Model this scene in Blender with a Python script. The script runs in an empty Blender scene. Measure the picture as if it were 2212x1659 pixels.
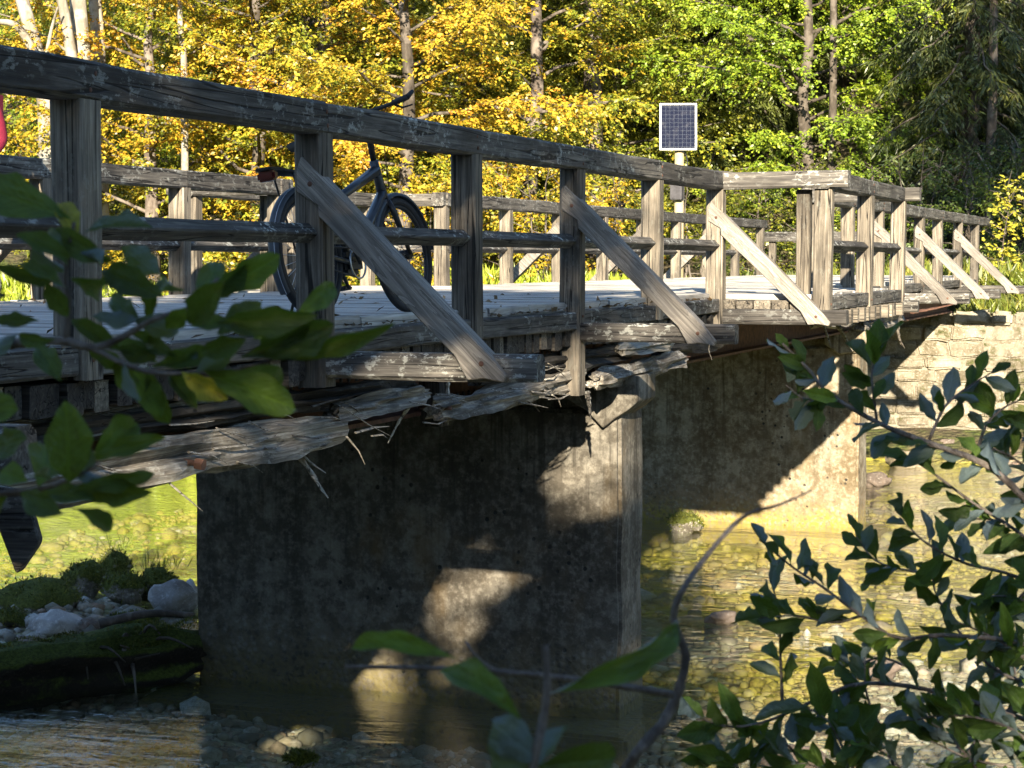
import bpy, bmesh, math, random
import numpy as np
from mathutils import Vector, Matrix, noise as mnoise

random.seed(7)
rng = np.random.default_rng(7)
sc = bpy.context.scene
COL = sc.collection
R_ = math.radians

# ------------------------------------------------------------------ camera, sky, sun, exposure
FPX, YAW, YH = 4305.0, R_(19.62), 560.7       # focal length and horizon on a 2212 x 1659 picture
CX, CY = 1106.0, 829.5
PITCH = math.atan((CY - YH) / FPX)
CZ = 0.316                                    # eye height above the deck (deck top is z = 0)
cam = bpy.data.cameras.new('camera')
cam.sensor_width = 36.0
cam.lens = 36.0 * FPX / 2212.0
cam.clip_end = 600
cam.clip_start = 0.05
cam.dof.use_dof = True
cam.dof.focus_distance = 11.0
cam.dof.aperture_fstop = 20.0
camo = bpy.data.objects.new('camera', cam)
COL.objects.link(camo)
camo.location = (0, 0, CZ)
camo.rotation_euler = (R_(90) - PITCH, 0, YAW)
sc.camera = camo

TO_SUN = Vector((0.31, -1.0, 0.33)).normalized()
w = bpy.data.worlds.new('World')
sc.world = w
w.use_nodes = True
wn = w.node_tree
bg = wn.nodes['Background']
sky = wn.nodes.new('ShaderNodeTexSky')
sky.sky_type = 'NISHITA'
sky.sun_disc = False
sky.sun_elevation = math.asin(TO_SUN.z)
sky.sun_rotation = math.atan2(TO_SUN.x, TO_SUN.y)
sky.air_density = 1.0
sky.dust_density = 0.3
sky.ozone_density = 3.0
wn.links.new(sky.outputs[0], bg.inputs[0])
bg.inputs[1].default_value = 0.084
sl = bpy.data.lights.new('sun', 'SUN')
sl.energy = 5.0
sl.angle = R_(0.5)
sl.color = (1.0, 0.87, 0.67)
so = bpy.data.objects.new('sun', sl)
COL.objects.link(so)
so.rotation_euler = (-TO_SUN).to_track_quat('-Z', 'Y').to_euler()
sc.view_settings.view_transform = 'Standard'
sc.view_settings.look = 'None'
sc.view_settings.gamma = 1.0
sc.view_settings.exposure = 1.95
sc.render.engine = 'CYCLES'
cy = sc.cycles
cy.max_bounces = 7
cy.diffuse_bounces = 3
cy.glossy_bounces = 3
cy.transmission_bounces = 4
cy.transparent_max_bounces = 8
cy.caustics_reflective = False
cy.caustics_refractive = False
cy.use_denoising = True
cy.use_adaptive_sampling = True
cy.adaptive_threshold = 0.02

# ------------------------------------------------------------------ geometry of the place
VR = Vector((math.cos(YAW), math.sin(YAW), 0))
VH = Vector((-math.sin(YAW), math.cos(YAW), 0))
VZ = Vector((0, 0, 1))
VF = VH * math.cos(PITCH) - VZ * math.sin(PITCH)
VU = VH * math.sin(PITCH) + VZ * math.cos(PITCH)
C0 = Vector((0, 0, CZ))
def ray(x, y): return VF + VR * ((x - CX) / FPX) + VU * ((CY - y) / FPX)
def at(ax, x, y, v):
    d = ray(x, y)
    return C0 + d * ((v - C0[ax]) / d[ax])
def atD(x, y, D):
    d = ray(x, y)
    return C0 + d * (D / d.dot(VH))

XN, XF, XB, XG = -4.41, -8.90, -3.43, -9.88    # near rail, far rail, near bay rail, far bay rail
ZW = -3.30                                     # water level

# ------------------------------------------------------------------ helpers
WM = {}
def setp(o, **kw):
    for k, v in kw.items():
        if v is not None: o[k] = v
    return o
def link(o, M=None, parent=None):
    COL.objects.link(o)
    M = M if M is not None else Matrix.Identity(4)
    WM[o.name] = M.copy()
    if parent is not None:
        o.parent = parent
        o.matrix_basis = WM[parent.name].inverted() @ M
    else:
        o.matrix_basis = M
    return o
def empty(name, loc=(0, 0, 0), parent=None, **kw):
    o = bpy.data.objects.new(name, None)
    o.empty_display_size = 0.2
    link(o, Matrix.Translation(Vector(loc)), parent)
    return setp(o, **kw)
def ob(name, me, M=None, parent=None, mat=None, **kw):
    if mat is not None and not me.materials: me.materials.append(mat)
    o = bpy.data.objects.new(name, me)
    link(o, M, parent)
    return setp(o, **kw)
def mesh(name, verts, faces, smooth=False, mat=None):
    me = bpy.data.meshes.new(name)
    me.from_pydata([tuple(v) for v in verts], [], faces)
    me.validate(verbose=False)
    if smooth: me.polygons.foreach_set('use_smooth', [True] * len(me.polygons))
    me.update()
    if mat: me.materials.append(mat)
    return me
def frame(p, x, up=(0, 0, 1)):
    x = Vector(x).normalized(); up = Vector(up)
    y = up.cross(x)
    if y.length < 1e-4: y = Vector((0, 1, 0)).cross(x)
    y.normalize(); z = x.cross(y)
    M = Matrix((x, y, z)).transposed().to_4x4()
    M.translation = Vector(p)
    return M

def beam_mesh(L, wd, h, jit=0.004, cham=0.01, seg=None, seed=0, roll=0.0, sag=0.0):
    """squared timber along local x with worn edges"""
    n = seg or max(2, int(L / 0.16))
    c = min(cham, wd * .3, h * .3)
    a, b = wd / 2, h / 2
    prof = [(-a + c, -b), (a - c, -b), (a, -b + c), (a, b - c), (a - c, b), (-a + c, b), (-a, b - c), (-a, -b + c)]
    cr, srr = math.cos(roll), math.sin(roll)
    V = []; F = []
    for i in range(n + 1):
        s = i / n
        for k, (y, z) in enumerate(prof):
            nz = mnoise.noise(Vector((s * L * 2.3 + seed * 7.1, k * 1.7, seed))) * jit
            nz2 = mnoise.noise(Vector((s * L * 1.1 + seed * 3.1, 9 + k // 2, seed + 5))) * jit
            y2, z2 = y + nz, z + nz2
            V.append((s * L + (nz * .8 if i in (0, n) else 0), y2 * cr - z2 * srr, y2 * srr + z2 * cr + sag * math.sin(math.pi * s)))
    for i in range(n):
        for k in range(8):
            k2 = (k + 1) % 8
            F.append((i * 8 + k, (i + 1) * 8 + k, (i + 1) * 8 + k2, i * 8 + k2))
    F.append(tuple(range(8)))
    F.append(tuple(n * 8 + k for k in reversed(range(8))))
    return mesh('timber', V, F)
SEED = [0]
def beam(name, p0, p1, wd, h, mat, parent=None, up=(0, 0, 1), **kw):
    p0, p1 = Vector(p0), Vector(p1)
    SEED[0] += 1
    me = beam_mesh((p1 - p0).length, wd, h, seed=SEED[0], **kw)
    me.materials.append(mat)
    return ob(name, me, frame(p0, p1 - p0, up), parent)

def tube_data(pts, rad, n=6, V=None, F=None, flat=1.0, cap=True):
    V = V if V is not None else []; F = F if F is not None else []
    pts = [Vector(p) for p in pts]
    b0 = len(V)
    prev = None
    for i, p in enumerate(pts):
        t = (pts[min(i + 1, len(pts) - 1)] - pts[max(i - 1, 0)]).normalized()
        if prev is None:
            u = t.cross(Vector((0.31, 0.2, 0.93)))
            if u.length < 1e-3: u = t.cross(Vector((1, 0, 0)))
        else:
            u = prev - t * prev.dot(t)
        u.normalize(); prev = u
        v = t.cross(u)
        for k in range(n):
            a = 2 * math.pi * k / n
            V.append(p + u * (math.cos(a) * rad[i]) + v * (math.sin(a) * rad[i] * flat))
    for i in range(len(pts) - 1):
        for k in range(n):
            k2 = (k + 1) % n
            F.append((b0 + i * n + k, b0 + i * n + k2, b0 + (i + 1) * n + k2, b0 + (i + 1) * n + k))
    if cap:
        F.append(tuple(b0 + k for k in reversed(range(n))))
        F.append(tuple(b0 + (len(pts) - 1) * n + k for k in range(n)))
    return V, F
def tube(name, pts, rad, mat, parent=None, n=8, smooth=True, flat=1.0, **kw):
    V, F = tube_data(pts, rad, n, flat=flat)
    o = Vector(pts[0])
    me = mesh(name, [v - o for v in V], F, smooth, mat)
    return ob(name, me, Matrix.Translation(o), parent, **kw)
def spline(pts, n):
    """Catmull-Rom resample"""
    P = [Vector(p) for p in pts]
    P = [P[0] * 2 - P[1]] + P + [P[-1] * 2 - P[-2]]
    out = []
    m = len(P) - 3
    for i in range(n + 1):
        s = i / n * m
        k = min(int(s), m - 1); t = s - k
        a, b, c, d = P[k:k + 4]
        out.append(0.5 * ((2 * b) + (c - a) * t + (2 * a - 5 * b + 4 * c - d) * t * t + (3 * b - a - 3 * c + d) * t ** 3))
    return out
def extrude_poly(name, poly, thick, M, mat, parent=None, bevel=0.006):
    """poly in local x,z; thickness along local y (0..thick)"""
    bm = bmesh.new()
    vs = [bm.verts.new((x, 0, z)) for x, z in poly]
    f = bm.faces.new(vs)
    r = bmesh.ops.extrude_face_region(bm, geom=[f])
    bmesh.ops.translate(bm, verts=[v for v in r['geom'] if isinstance(v, bmesh.types.BMVert)], vec=(0, thick, 0))
    bmesh.ops.recalc_face_normals(bm, faces=bm.faces)
    if bevel: bmesh.ops.bevel(bm, geom=list(bm.edges), offset=bevel, segments=1, affect='EDGES', clamp_overlap=True)
    me = bpy.data.meshes.new(name)
    bm.to_mesh(me); bm.free()
    me.materials.append(mat)
    return ob(name, me, M, parent)
def box_mesh(name, lo, hi, bevel=0.0, mat=None, sub=0, jit=0, seed=0):
    bm = bmesh.new()
    bmesh.ops.create_cube(bm, size=1)
    for v in bm.verts:
        v.co = Vector([lo[i] + (v.co[i] + .5) * (hi[i] - lo[i]) for i in range(3)])
    if bevel: bmesh.ops.bevel(bm, geom=list(bm.edges), offset=bevel, segments=2, affect='EDGES')
    if sub: bmesh.ops.subdivide_edges(bm, edges=list(bm.edges), cuts=sub, use_grid_fill=True)
    if jit:
        for v in bm.verts:
            v.co += Vector(mnoise.noise_vector(v.co * 3 + Vector((seed, 0, 0)))) * jit
    me = bpy.data.meshes.new(name)
    bm.to_mesh(me); bm.free()
    if mat: me.materials.append(mat)
    return me

# ------------------------------------------------------------------ materials
class G:
    def __init__(s, name):
        s.m = bpy.data.materials.new(name); s.m.use_nodes = True
        s.t = s.m.node_tree; s.t.nodes.clear()
    def n(s, typ, ins=None, out=0, **props):
        nd = s.t.nodes.new('ShaderNode' + typ)
        for k, v in props.items(): setattr(nd, k, v)
        for k, v in (ins or {}).items():
            if v is None: continue
            if isinstance(v, bpy.types.NodeSocket): s.t.links.new(v, nd.inputs[k])
            else:
                if isinstance(v, tuple) and len(v) == 3 and nd.inputs[k].type == 'RGBA': v = v + (1,)
                nd.inputs[k].default_value = v
        return nd.outputs[out]
    def noise(s, vec, scale, detail=4, rough=.55, dist=0): return s.n('TexNoise', {'Vector': vec, 'Scale': scale, 'Detail': detail, 'Roughness': rough, 'Distortion': dist})
    def vor(s, vec, scale, out=0, feature='F1'): return s.n('TexVoronoi', {'Vector': vec, 'Scale': scale}, out=out, feature=feature)
    def mp(s, vec, scale=(1, 1, 1), loc=(0, 0, 0)): return s.n('Mapping', {'Vector': vec, 'Scale': scale, 'Location': loc})
    def ma(s, op, a, b=0.0, c=None, clamp=False):
        ins = {0: a, 1: b}
        if c is not None: ins[2] = c
        return s.n('Math', ins, operation=op, use_clamp=clamp)
    def mr(s, v, a, b, c=0.0, d=1.0): return s.n('MapRange', {0: v, 1: a, 2: b, 3: c, 4: d}, interpolation_type='SMOOTHSTEP')
    def mix(s, f, a, b, blend='MIX'): return s.n('Mix', {0: f, 6: a, 7: b}, out=2, data_type='RGBA', blend_type=blend)
    def ramp(s, f, stops):
        nd = s.t.nodes.new('ShaderNodeValToRGB')
        el = nd.color_ramp.elements
        while len(el) < len(stops): el.new(0.5)
        for e, (p, c) in zip(el, stops): e.position = p; e.color = tuple(c) + (1,)
        s.t.links.new(f, nd.inputs[0])
        return nd.outputs[0]
    def bump(s, h, strength=.5, dist=.01, normal=None): return s.n('Bump', {'Height': h, 'Strength': strength, 'Distance': dist, 'Normal': normal})
    def out(s, sh):
        o = s.t.nodes.new('ShaderNodeOutputMaterial'); s.t.links.new(sh, o.inputs[0]); return s.m
    def pr(s, col, rough=.8, nrm=None, metal=0.0, spec=.3, **kw):
        ins = {'Base Color': col, 'Roughness': rough, 'Metallic': metal, 'Specular IOR Level': spec, 'Normal': nrm}
        ins.update(kw)
        return s.n('BsdfPrincipled', ins)
    def obj_vec(s, k=61.0):
        tc = s.n('TexCoord', out=3); r = s.n('ObjectInfo', out=5)
        off = s.n('CombineXYZ', {0: s.ma('MULTIPLY', r, k), 1: s.ma('MULTIPLY', r, k * .37), 2: s.ma('MULTIPLY', r, k * .71)})
        return s.n('VectorMath', {0: tc, 1: off}, operation='ADD'), r
    def up(s):
        nz = s.n('SeparateXYZ', {0: s.n('NewGeometry', out=1)}, out=2)
        return nz

def wood(name, dark, mid, light, lichen=.5, var=.3, crack=1.0, rough=.85, bump=.6, lcol=(.33, .34, .30)):
    g = G(name)
    v, r = g.obj_vec()
    gr = g.noise(g.mp(v, (1.3, 26, 26)), 1.6, 7, .62, .4)
    gr2 = g.noise(g.mp(v, (2.5, 90, 90)), 1.2, 4, .6)
    patch = g.noise(g.mp(v, (1.2, 3, 3)), 1.4, 4, .6)
    col = g.ramp(gr, [(.28, dark), (.5, mid), (.74, light)])
    col = g.mix(g.mr(gr2, .38, .66, 0, .5), col, dark)
    col = g.mix(g.mr(patch, .42, .72, 0, .75), col, tuple(d * .55 for d in dark))
    cr = g.noise(g.mp(v, (.55, 15, 15)), 1.0, 2, .4, .6)
    cl = g.ma('MULTIPLY', g.mr(g.ma('ABSOLUTE', g.ma('SUBTRACT', cr, .5)), 0.004, .022, 1, 0), crack, clamp=True)
    col = g.mix(cl, col, tuple(d * .25 for d in dark))
    li = g.ma('MULTIPLY', g.mr(g.noise(g.mp(v, (9, 16, 16)), 1.5, 6, .7), .52, .6), g.mr(g.noise(v, 2.3, 3), .42, .62))
    li = g.ma('MULTIPLY', li, g.mr(g.up(), -.3, .9, lichen * .35, lichen), clamp=True)
    col = g.mix(li, col, lcol)
    col = g.mix(1.0, col, g.n('CombineColor', {0: g.ma('MULTIPLY_ADD', r, var * 2, 1 - var), 1: g.ma('MULTIPLY_ADD', r, var * 2, 1 - var), 2: g.ma('MULTIPLY_ADD', r, var * 1.9, 1 - var)}), 'MULTIPLY')
    h = g.ma('ADD', g.ma('MULTIPLY', gr, .7), g.ma('MULTIPLY', gr2, .35))
    h = g.ma('SUBTRACT', h, g.ma('MULTIPLY', cl, .9))
    h = g.ma('ADD', h, g.ma('MULTIPLY', li, .25))
    return g.out(g.pr(col, rough, g.bump(h, bump, .008)))

W_RAIL = wood('weathered_rail_wood', (.034, .031, .029), (.094, .086, .077), (.22, .205, .18), 1.0, lcol=(.42, .43, .40))
W_POST = wood('weathered_post_wood', (.066, .057, .047), (.195, .168, .132), (.39, .335, .265), .35)
W_BRACE = wood('weathered_brace_wood', (.10, .085, .07), (.25, .215, .175), (.42, .37, .30), .2, bump=.8)
W_DECK = wood('deck_wood', (.26, .245, .22), (.48, .45, .405), (.62, .59, .54), .1, var=.18, crack=.5, rough=.55)
W_DARK = wood('tarred_timber', (.018, .016, .015), (.048, .043, .038), (.11, .097, .082), .2)
W_ROT = wood('rotten_wood', (.05, .042, .035), (.25, .225, .19), (.56, .53, .48), .6, var=.2, crack=.35, bump=1.0, lcol=(.5, .5, .46))
W_PALE = wood('bleached_splinter_wood', (.18, .16, .13), (.38, .35, .30), (.55, .52, .46), .2)

def concrete(name, base, dark, moss, zmoss, peb=1.0, yel=(.30, .24, .06)):
    g = G(name)
    p = g.n('NewGeometry', out=0)
    z = g.n('SeparateXYZ', {0: p}, out=2)
    a = g.noise(p, 1.3, 6, .65)
    st = g.noise(g.mp(p, (2.2, 2.2, .35)), 1.5, 5, .6)
    fine = g.noise(p, 22, 5, .65)
    col = g.mix(g.mr(a, .35, .68), base, dark)
    col = g.mix(g.mr(st, .46, .7, 0, .8), col, tuple(c * .55 for c in dark))
    col = g.mix(g.mr(fine, .40, .70, 0, .5), col, tuple(c * 1.45 for c in base))
    mot = g.noise(p, 6.5, 6, .72)
    col = g.mix(g.mr(mot, .44, .60, 0, .75), col, tuple(c * .8 for c in dark))
    drip = g.noise(g.mp(p, (9, 9, .5)), 1.3, 4, .6)
    col = g.mix(g.ma('MULTIPLY', g.mr(drip, .5, .66, 0, .75), g.mr(z, -2.6, -1.0, .25, 1.0)), col, tuple(c * .45 for c in dark))
    rus = g.mr(g.noise(g.mp(p, (1.5, 1.5, .6)), 1.1, 4), .55, .75, 0, .6)
    col = g.mix(rus, col, (.17, .115, .05))
    pit = g.vor(p, 9.0)
    pitm = g.ma('MULTIPLY', g.mr(pit, .13, .2, 1, 0), g.mr(g.noise(p, 2.0, 2), .5, .6))
    col = g.mix(pitm, col, (.03, .03, .028))
    lo = g.ma('ADD', z, g.ma('MULTIPLY', a, .9))
    low = g.mr(lo, zmoss + .75, zmoss + .1)
    pv = g.vor(p, 17.0)
    col = g.mix(g.ma('MULTIPLY', low, g.mr(pv, .25, .6, .0, .8)), col, moss)
    bot = g.mr(lo, zmoss + .35, zmoss - .1)
    col = g.mix(g.ma('MULTIPLY', bot, g.mr(fine, .35, .6)), col, yel)
    h = g.ma('ADD', g.ma('MULTIPLY', fine, .5), g.ma('MULTIPLY', g.ma('SUBTRACT', 1.0, pv), g.ma('MULTIPLY_ADD', low, .8 * peb, .15 * peb)))
    h = g.ma('SUBTRACT', h, pitm)
    return g.out(g.pr(col, .92, g.bump(h, .8, .02)))
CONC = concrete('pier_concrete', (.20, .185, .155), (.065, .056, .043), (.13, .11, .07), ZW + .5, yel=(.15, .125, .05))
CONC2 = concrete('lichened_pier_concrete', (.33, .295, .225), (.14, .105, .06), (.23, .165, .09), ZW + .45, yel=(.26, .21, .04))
STONE = None
def stone_mat(name, base, dark, moss, mossamt=.0, lich=(.5, .48, .42), var=.3):
    g = G(name)
    v, r = g.obj_vec(31)
    a = g.noise(v, 3.0, 6, .65); f = g.noise(v, 26, 5, .7)
    col = g.mix(g.mr(a, .35, .68), base, dark)
    col = g.mix(g.mr(f, .52, .66, 0, .7), col, lich)
    col = g.mix(1.0, col, g.n('CombineColor', {0: g.ma('MULTIPLY_ADD', r, var * 2, 1 - var), 1: g.ma('MULTIPLY_ADD', r, var * 2, 1 - var), 2: g.ma('MULTIPLY_ADD', r, var * 2, 1 - var)}), 'MULTIPLY')
    h = g.ma('ADD', g.ma('MULTIPLY', a, .6), g.ma('MULTIPLY', f, .5))
    if mossamt:
        mm = g.ma('MULTIPLY', g.mr(g.ma('ADD', g.up(), g.ma('MULTIPLY', g.ma('SUBTRACT', a, .5), 1.6)), .25 - mossamt, .6 - mossamt), 1.0)
        col = g.mix(mm, col, g.ramp(g.noise(v, 40, 3), [(.3, tuple(c * .4 for c in moss)), (.7, moss)]))
        h = g.ma('ADD', h, g.ma('MULTIPLY', mm, g.noise(v, 60, 3)))
    return g.out(g.pr(col, .9, g.bump(h, .9, .03)))
ASHLAR = stone_mat('abutment_stone', (.28, .25, .19), (.11, .09, .055), (.09, .10, .03), .14, (.40, .37, .31), .25)
BOULD = stone_mat('mossy_stone', (.20, .18, .15), (.08, .07, .055), (.14, .16, .03), .42)
PALEST = stone_mat('pale_limestone', (.46, .44, .42), (.26, .235, .22), (.1, .1, .03), 0, (.62, .61, .6))
BROWNST = stone_mat('brown_river_stone', (.22, .17, .135), (.10, .08, .065), (.1, .1, .03), 0, (.33, .29, .25))

SLOPEST = stone_mat('ochre_slope_stone', (.27, .23, .165), (.12, .095, .06), (.1, .1, .03), 0, (.34, .30, .23))
def simple(name, col, rough=.5, metal=0.0, nscale=0, var=.25, spec=.4):
    g = G(name)
    if nscale:
        v, r = g.obj_vec()
        nn = g.noise(v, nscale, 5, .65)
        c = g.ramp(nn, [(.3, tuple(x * (1 - var) for x in col)), (.7, tuple(min(1, x * (1 + var)) for x in col))])
        return g.out(g.pr(c, rough, g.bump(nn, .3, .004), metal, spec))
    return g.out(g.pr(col, rough, None, metal, spec))
RUST = simple('rusty_steel', (.105, .052, .034), .85, 0, 14, .55)
STEEL = simple('dark_painted_steel', (.045, .043, .048), .6, 0, 9, .5)
BIKE = simple('graphite_bike_paint', (.042, .046, .054), .35, 0, 3, .12, .5)
RUBBER = simple('black_rubber', (.022, .022, .024), .75, 0, 20, .2)
FENDER = simple('fender_grey_plastic', (.052, .060, .072), .45, 0, 4, .15)
STRIPE = simple('reflective_stripe', (.42, .45, .5), .35)
CHROME = simple('bare_metal', (.5, .5, .5), .3, 1.0)
BLACKP = simple('black_plastic', (.018, .018, .02), .5)
REDL = simple('red_lamp_plastic', (.08, .006, .006), .25, 0, 0, 0, .6)
JACKET = simple('red_fabric', (.16, .006, .025), .85, 0, 30, .2)
TROUS = simple('beige_trouser_fabric', (.30, .26, .21), .9, 0, 30, .2)
SKIN = simple('skin', (.48, .29, .21), .6)
HAIR = simple('brown_hair', (.05, .03, .02), .7, 0, 60, .4)
SHOE = simple('brown_shoe_leather', (.10, .075, .055), .7, 0, 20, .3)
WHITE_P = simple('white_painted_frame', (.75, .75, .72), .45, 0, 6, .1)
POLEW = simple('pale_wooden_pole', (.42, .34, .20), .8, 0, 10, .2)
BARKT = None
def bark(name, a, b, c, sc_=6.0):
    g = G(name)
    v, r = g.obj_vec(17)
    n1 = g.noise(g.mp(v, (1, 1, .35)), sc_, 6, .65); n2 = g.noise(v, sc_ * .45, 4, .6)
    col = g.ramp(n1, [(.3, a), (.52, b), (.7, c)])
    col = g.mix(g.mr(n2, .48, .6, 0, .8), col, c)
    return g.out(g.pr(col, .9, g.bump(n1, .8, .03)))
BARK_D = bark('dark_bark', (.025, .02, .015), (.07, .058, .045), (.14, .12, .10))
BARK_P = bark('pale_lichened_bark', (.13, .11, .085), (.22, .195, .155), (.38, .35, .295), 4)
BARK_M = bark('grey_brown_bark', (.04, .032, .026), (.10, .08, .065), (.21, .18, .15), 5)
TWIG = bark('grey_twig_bark', (.06, .048, .040), (.14, .115, .10), (.25, .215, .19), 60)

def leafmat(name, stops, trans=.35, nscale=.55, rw=.45, gloss=.04):
    """colour from patches through the crown and from leaf to leaf"""
    g = G(name)
    tc = g.n('TexCoord', out=3)
    at_ = g.n('Attribute', out=2, attribute_name='rnd')
    nn = g.noise(tc, nscale, 3, .55)
    f = g.ma('ADD', g.ma('MULTIPLY_ADD', g.ma('SUBTRACT', nn, .5), 2.1 * (1 - rw), .5), g.ma('MULTIPLY', g.ma('SUBTRACT', at_, .5), rw), clamp=True)
    col = g.ramp(f, stops)
    br = g.ma('MULTIPLY_ADD', g.ma('FRACT', g.ma('MULTIPLY', at_, 17.3)), .7, .62)
    col = g.mix(1.0, col, g.n('CombineColor', {0: br, 1: br, 2: br}), 'MULTIPLY')
    d = g.n('BsdfDiffuse', {'Color': col}); t = g.n('BsdfTranslucent', {'Color': col})
    sh = g.n('MixShader', {0: trans, 1: d, 2: t})
    gl = g.n('BsdfGlossy', {'Color': (1, 1, 1, 1), 'Roughness': .45})
    return g.out(g.n('MixShader', {0: gloss, 1: sh, 2: gl}))
L_YEL = leafmat('yellow_autumn_leaves', [(.0, (.05, .085, .012)), (.35, (.18, .22, .02)), (.54, (.36, .35, .025)), (.75, (.56, .37, .03)), (1, (.55, .17, .02))])
L_GOLD = leafmat('golden_autumn_leaves', [(.0, (.08, .12, .015)), (.27, (.30, .27, .025)), (.48, (.55, .41, .03)), (.75, (.62, .33, .03)), (1, (.48, .10, .02))])
L_OLIVE = leafmat('olive_leaves', [(.0, (.06, .085, .015)), (.35, (.16, .19, .025)), (.65, (.32, .32, .035)), (1, (.48, .42, .05))], .42)
L_LIME = leafmat('lime_green_leaves', [(.0, (.09, .15, .015)), (.4, (.20, .30, .022)), (.7, (.34, .42, .03)), (1, (.48, .46, .04))])
L_GREEN = leafmat('green_leaves', [(.0, (.03, .055, .014)), (.4, (.075, .115, .02)), (.75, (.15, .20, .03)), (1, (.28, .30, .045))], .4)
L_SPRUCE = leafmat('spruce_needles', [(.0, (.025, .04, .014)), (.4, (.075, .10, .022)), (.75, (.16, .19, .035)), (1, (.28, .28, .05))], .15)
L_DARKSP = leafmat('dark_conifer_needles', [(.0, (.018, .03, .015)), (.4, (.045, .065, .022)), (.7, (.12, .135, .03)), (1, (.27, .25, .04))], .15)  # conifer green deepened to stand in for shade on the right-hand conifers
L_MOSS = leafmat('moss_tufts', [(.0, (.035, .04, .008)), (.5, (.12, .135, .018)), (1, (.28, .27, .035))], .3, 3)
L_LITTER = leafmat('dry_leaf_litter', [(.0, (.05, .035, .02)), (.4, (.14, .095, .05)), (.8, (.26, .17, .08)), (1, (.36, .22, .08))], .1, 3)
L_SAPL = leafmat('yellow_sapling_leaves', [(.0, (.30, .32, .03)), (.5, (.55, .50, .05)), (1, (.68, .52, .06))], .4)
L_LIMEG = leafmat('lush_lime_grass', [(.0, (.16, .22, .02)), (.4, (.34, .44, .035)), (.75, (.48, .56, .06)), (1, (.60, .56, .08))], .35, 1.2)
L_GRASS = leafmat('bank_grass', [(.0, (.06, .09, .015)), (.5, (.16, .2, .025)), (.8, (.32, .28, .06)), (1, (.42, .24, .10))], .3, 1.5)

def sallow_leaf(name, top, under, spot=.0):
    g = G(name)
    tc = g.n('TexCoord', out=3); r = g.n('ObjectInfo', out=5)
    s = g.n('SeparateXYZ', {0: tc})
    sx = s; nd = s.node; sy = nd.outputs[1]
    ay = g.ma('ABSOLUTE', sy)
    ve = g.ma('SINE', g.ma('MULTIPLY', g.ma('SUBTRACT', sx, g.ma('MULTIPLY', ay, .55)), 62.0))
    vein = g.ma('MAXIMUM', g.mr(ve, .82, 1.0), g.mr(ay, .02, .05, 1, 0))
    nn = g.noise(g.n('VectorMath', {0: tc, 1: g.n('CombineXYZ', {0: g.ma('MULTIPLY', r, 43), 1: r, 2: 0.0})}, operation='ADD'), 3.5, 4, .6)
    ct = g.ramp(nn, [(.3, tuple(c * .6 for c in top)), (.6, top), (.8, (top[0] * 1.9, top[1] * 1.35, top[2] * .8))])
    ct = g.mix(g.ma('MULTIPLY', vein, .35), ct, tuple(min(1, c * 1.8) for c in top))
    if spot: ct = g.mix(g.mr(g.noise(tc, 7, 3), .64, .69, 0, spot), ct, (.05, .03, .015))
    br = g.ma('MULTIPLY_ADD', r, .7, .65)
    ct = g.mix(1.0, ct, g.n('CombineColor', {0: br, 1: br, 2: br}), 'MULTIPLY')
    cu = g.mix(g.ma('MULTIPLY', vein, .5), under, tuple(min(1, c * 1.35) for c in under))
    col = g.mix(g.n('NewGeometry', out=6), ct, cu)
    b = g.bump(g.ma('ADD', g.ma('MULTIPLY', vein, -.5), nn), .5, .02)
    p = g.pr(col, .48, b, 0, .4)
    t = g.n('BsdfTranslucent', {'Color': g.mix(.5, ct, (.26, .34, .02))})
    return g.out(g.n('MixShader', {0: .28, 1: p, 2: t}))
S_LEAF = sallow_leaf('sallow_leaf', (.052, .096, .018), (.13, .175, .185), .45)
S_LEAF2 = sallow_leaf('bright_sallow_leaf', (.10, .17, .022), (.14, .19, .19), .5)
S_LEAFY = sallow_leaf('yellowing_sallow_leaf', (.26, .24, .02), (.30, .30, .15), .9)

def terrain_mat():
    g = G('river_bank_ground')
    p = g.n('NewGeometry', out=0)
    z = g.n('SeparateXYZ', {0: p}, out=2)
    a = g.noise(p, .8, 6, .65); f = g.noise(p, 9, 5, .7)
    soil = g.ramp(f, [(.3, (.035, .028, .018)), (.55, (.10, .08, .045)), (.75, (.17, .13, .06))])
    gr = g.ramp(f, [(.3, (.03, .045, .01)), (.7, (.12, .15, .03))])
    land = g.mix(g.mr(a, .42, .62), soil, gr)
    vc = g.vor(p, 7.5, 1); vd = g.vor(p, 7.5)
    pb = g.mix(g.mr(f, .35, .65), (.17, .15, .11), (.36, .34, .27))
    pb = g.mix(.55, pb, g.mix(.75, vc, (.28, .26, .2)), 'MULTIPLY')
    pb = g.mix(1.0, pb, (2.3, 2.2, 2.1), 'MULTIPLY')
    alg = g.ramp(g.noise(g.mp(p, (.6, 1.6, 1)), 2.1, 5, .65), [(.3, (.17, .12, .018)), (.5, (.35, .30, .035)), (.7, (.47, .43, .07))])
    px_ = g.n('SeparateXYZ', {0: p}, out=0)
    alg = g.mix(g.mr(px_, -10.5, -14, 0, .8), alg, g.ramp(g.noise(g.mp(p, (1.5, .7, 1)), 3.0, 5, .7), [(.3, (.22, .30, .03)), (.6, (.48, .56, .06))]))
    py_ = g.n('SeparateXYZ', {0: p}, out=1)
    bed = g.mix(g.mr(g.ma('ADD', g.ma('ADD', g.noise(p, .42, 4, .6), g.mr(px_, -10.5, -14, 0, .2)), g.mr(py_, 19, 13.5, 0, -.22)), .40, .58), pb, alg)
    col = g.mix(g.mr(g.ma('ADD', z, g.ma('MULTIPLY', a, .5)), ZW + .12, ZW + .5), bed, land)
    h = g.ma('ADD', g.ma('MULTIPLY', g.ma('SUBTRACT', 1, vd), .8), g.ma('MULTIPLY', f, .6))
    return g.out(g.pr(col, .9, g.bump(h, 1.0, .12)))
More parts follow.
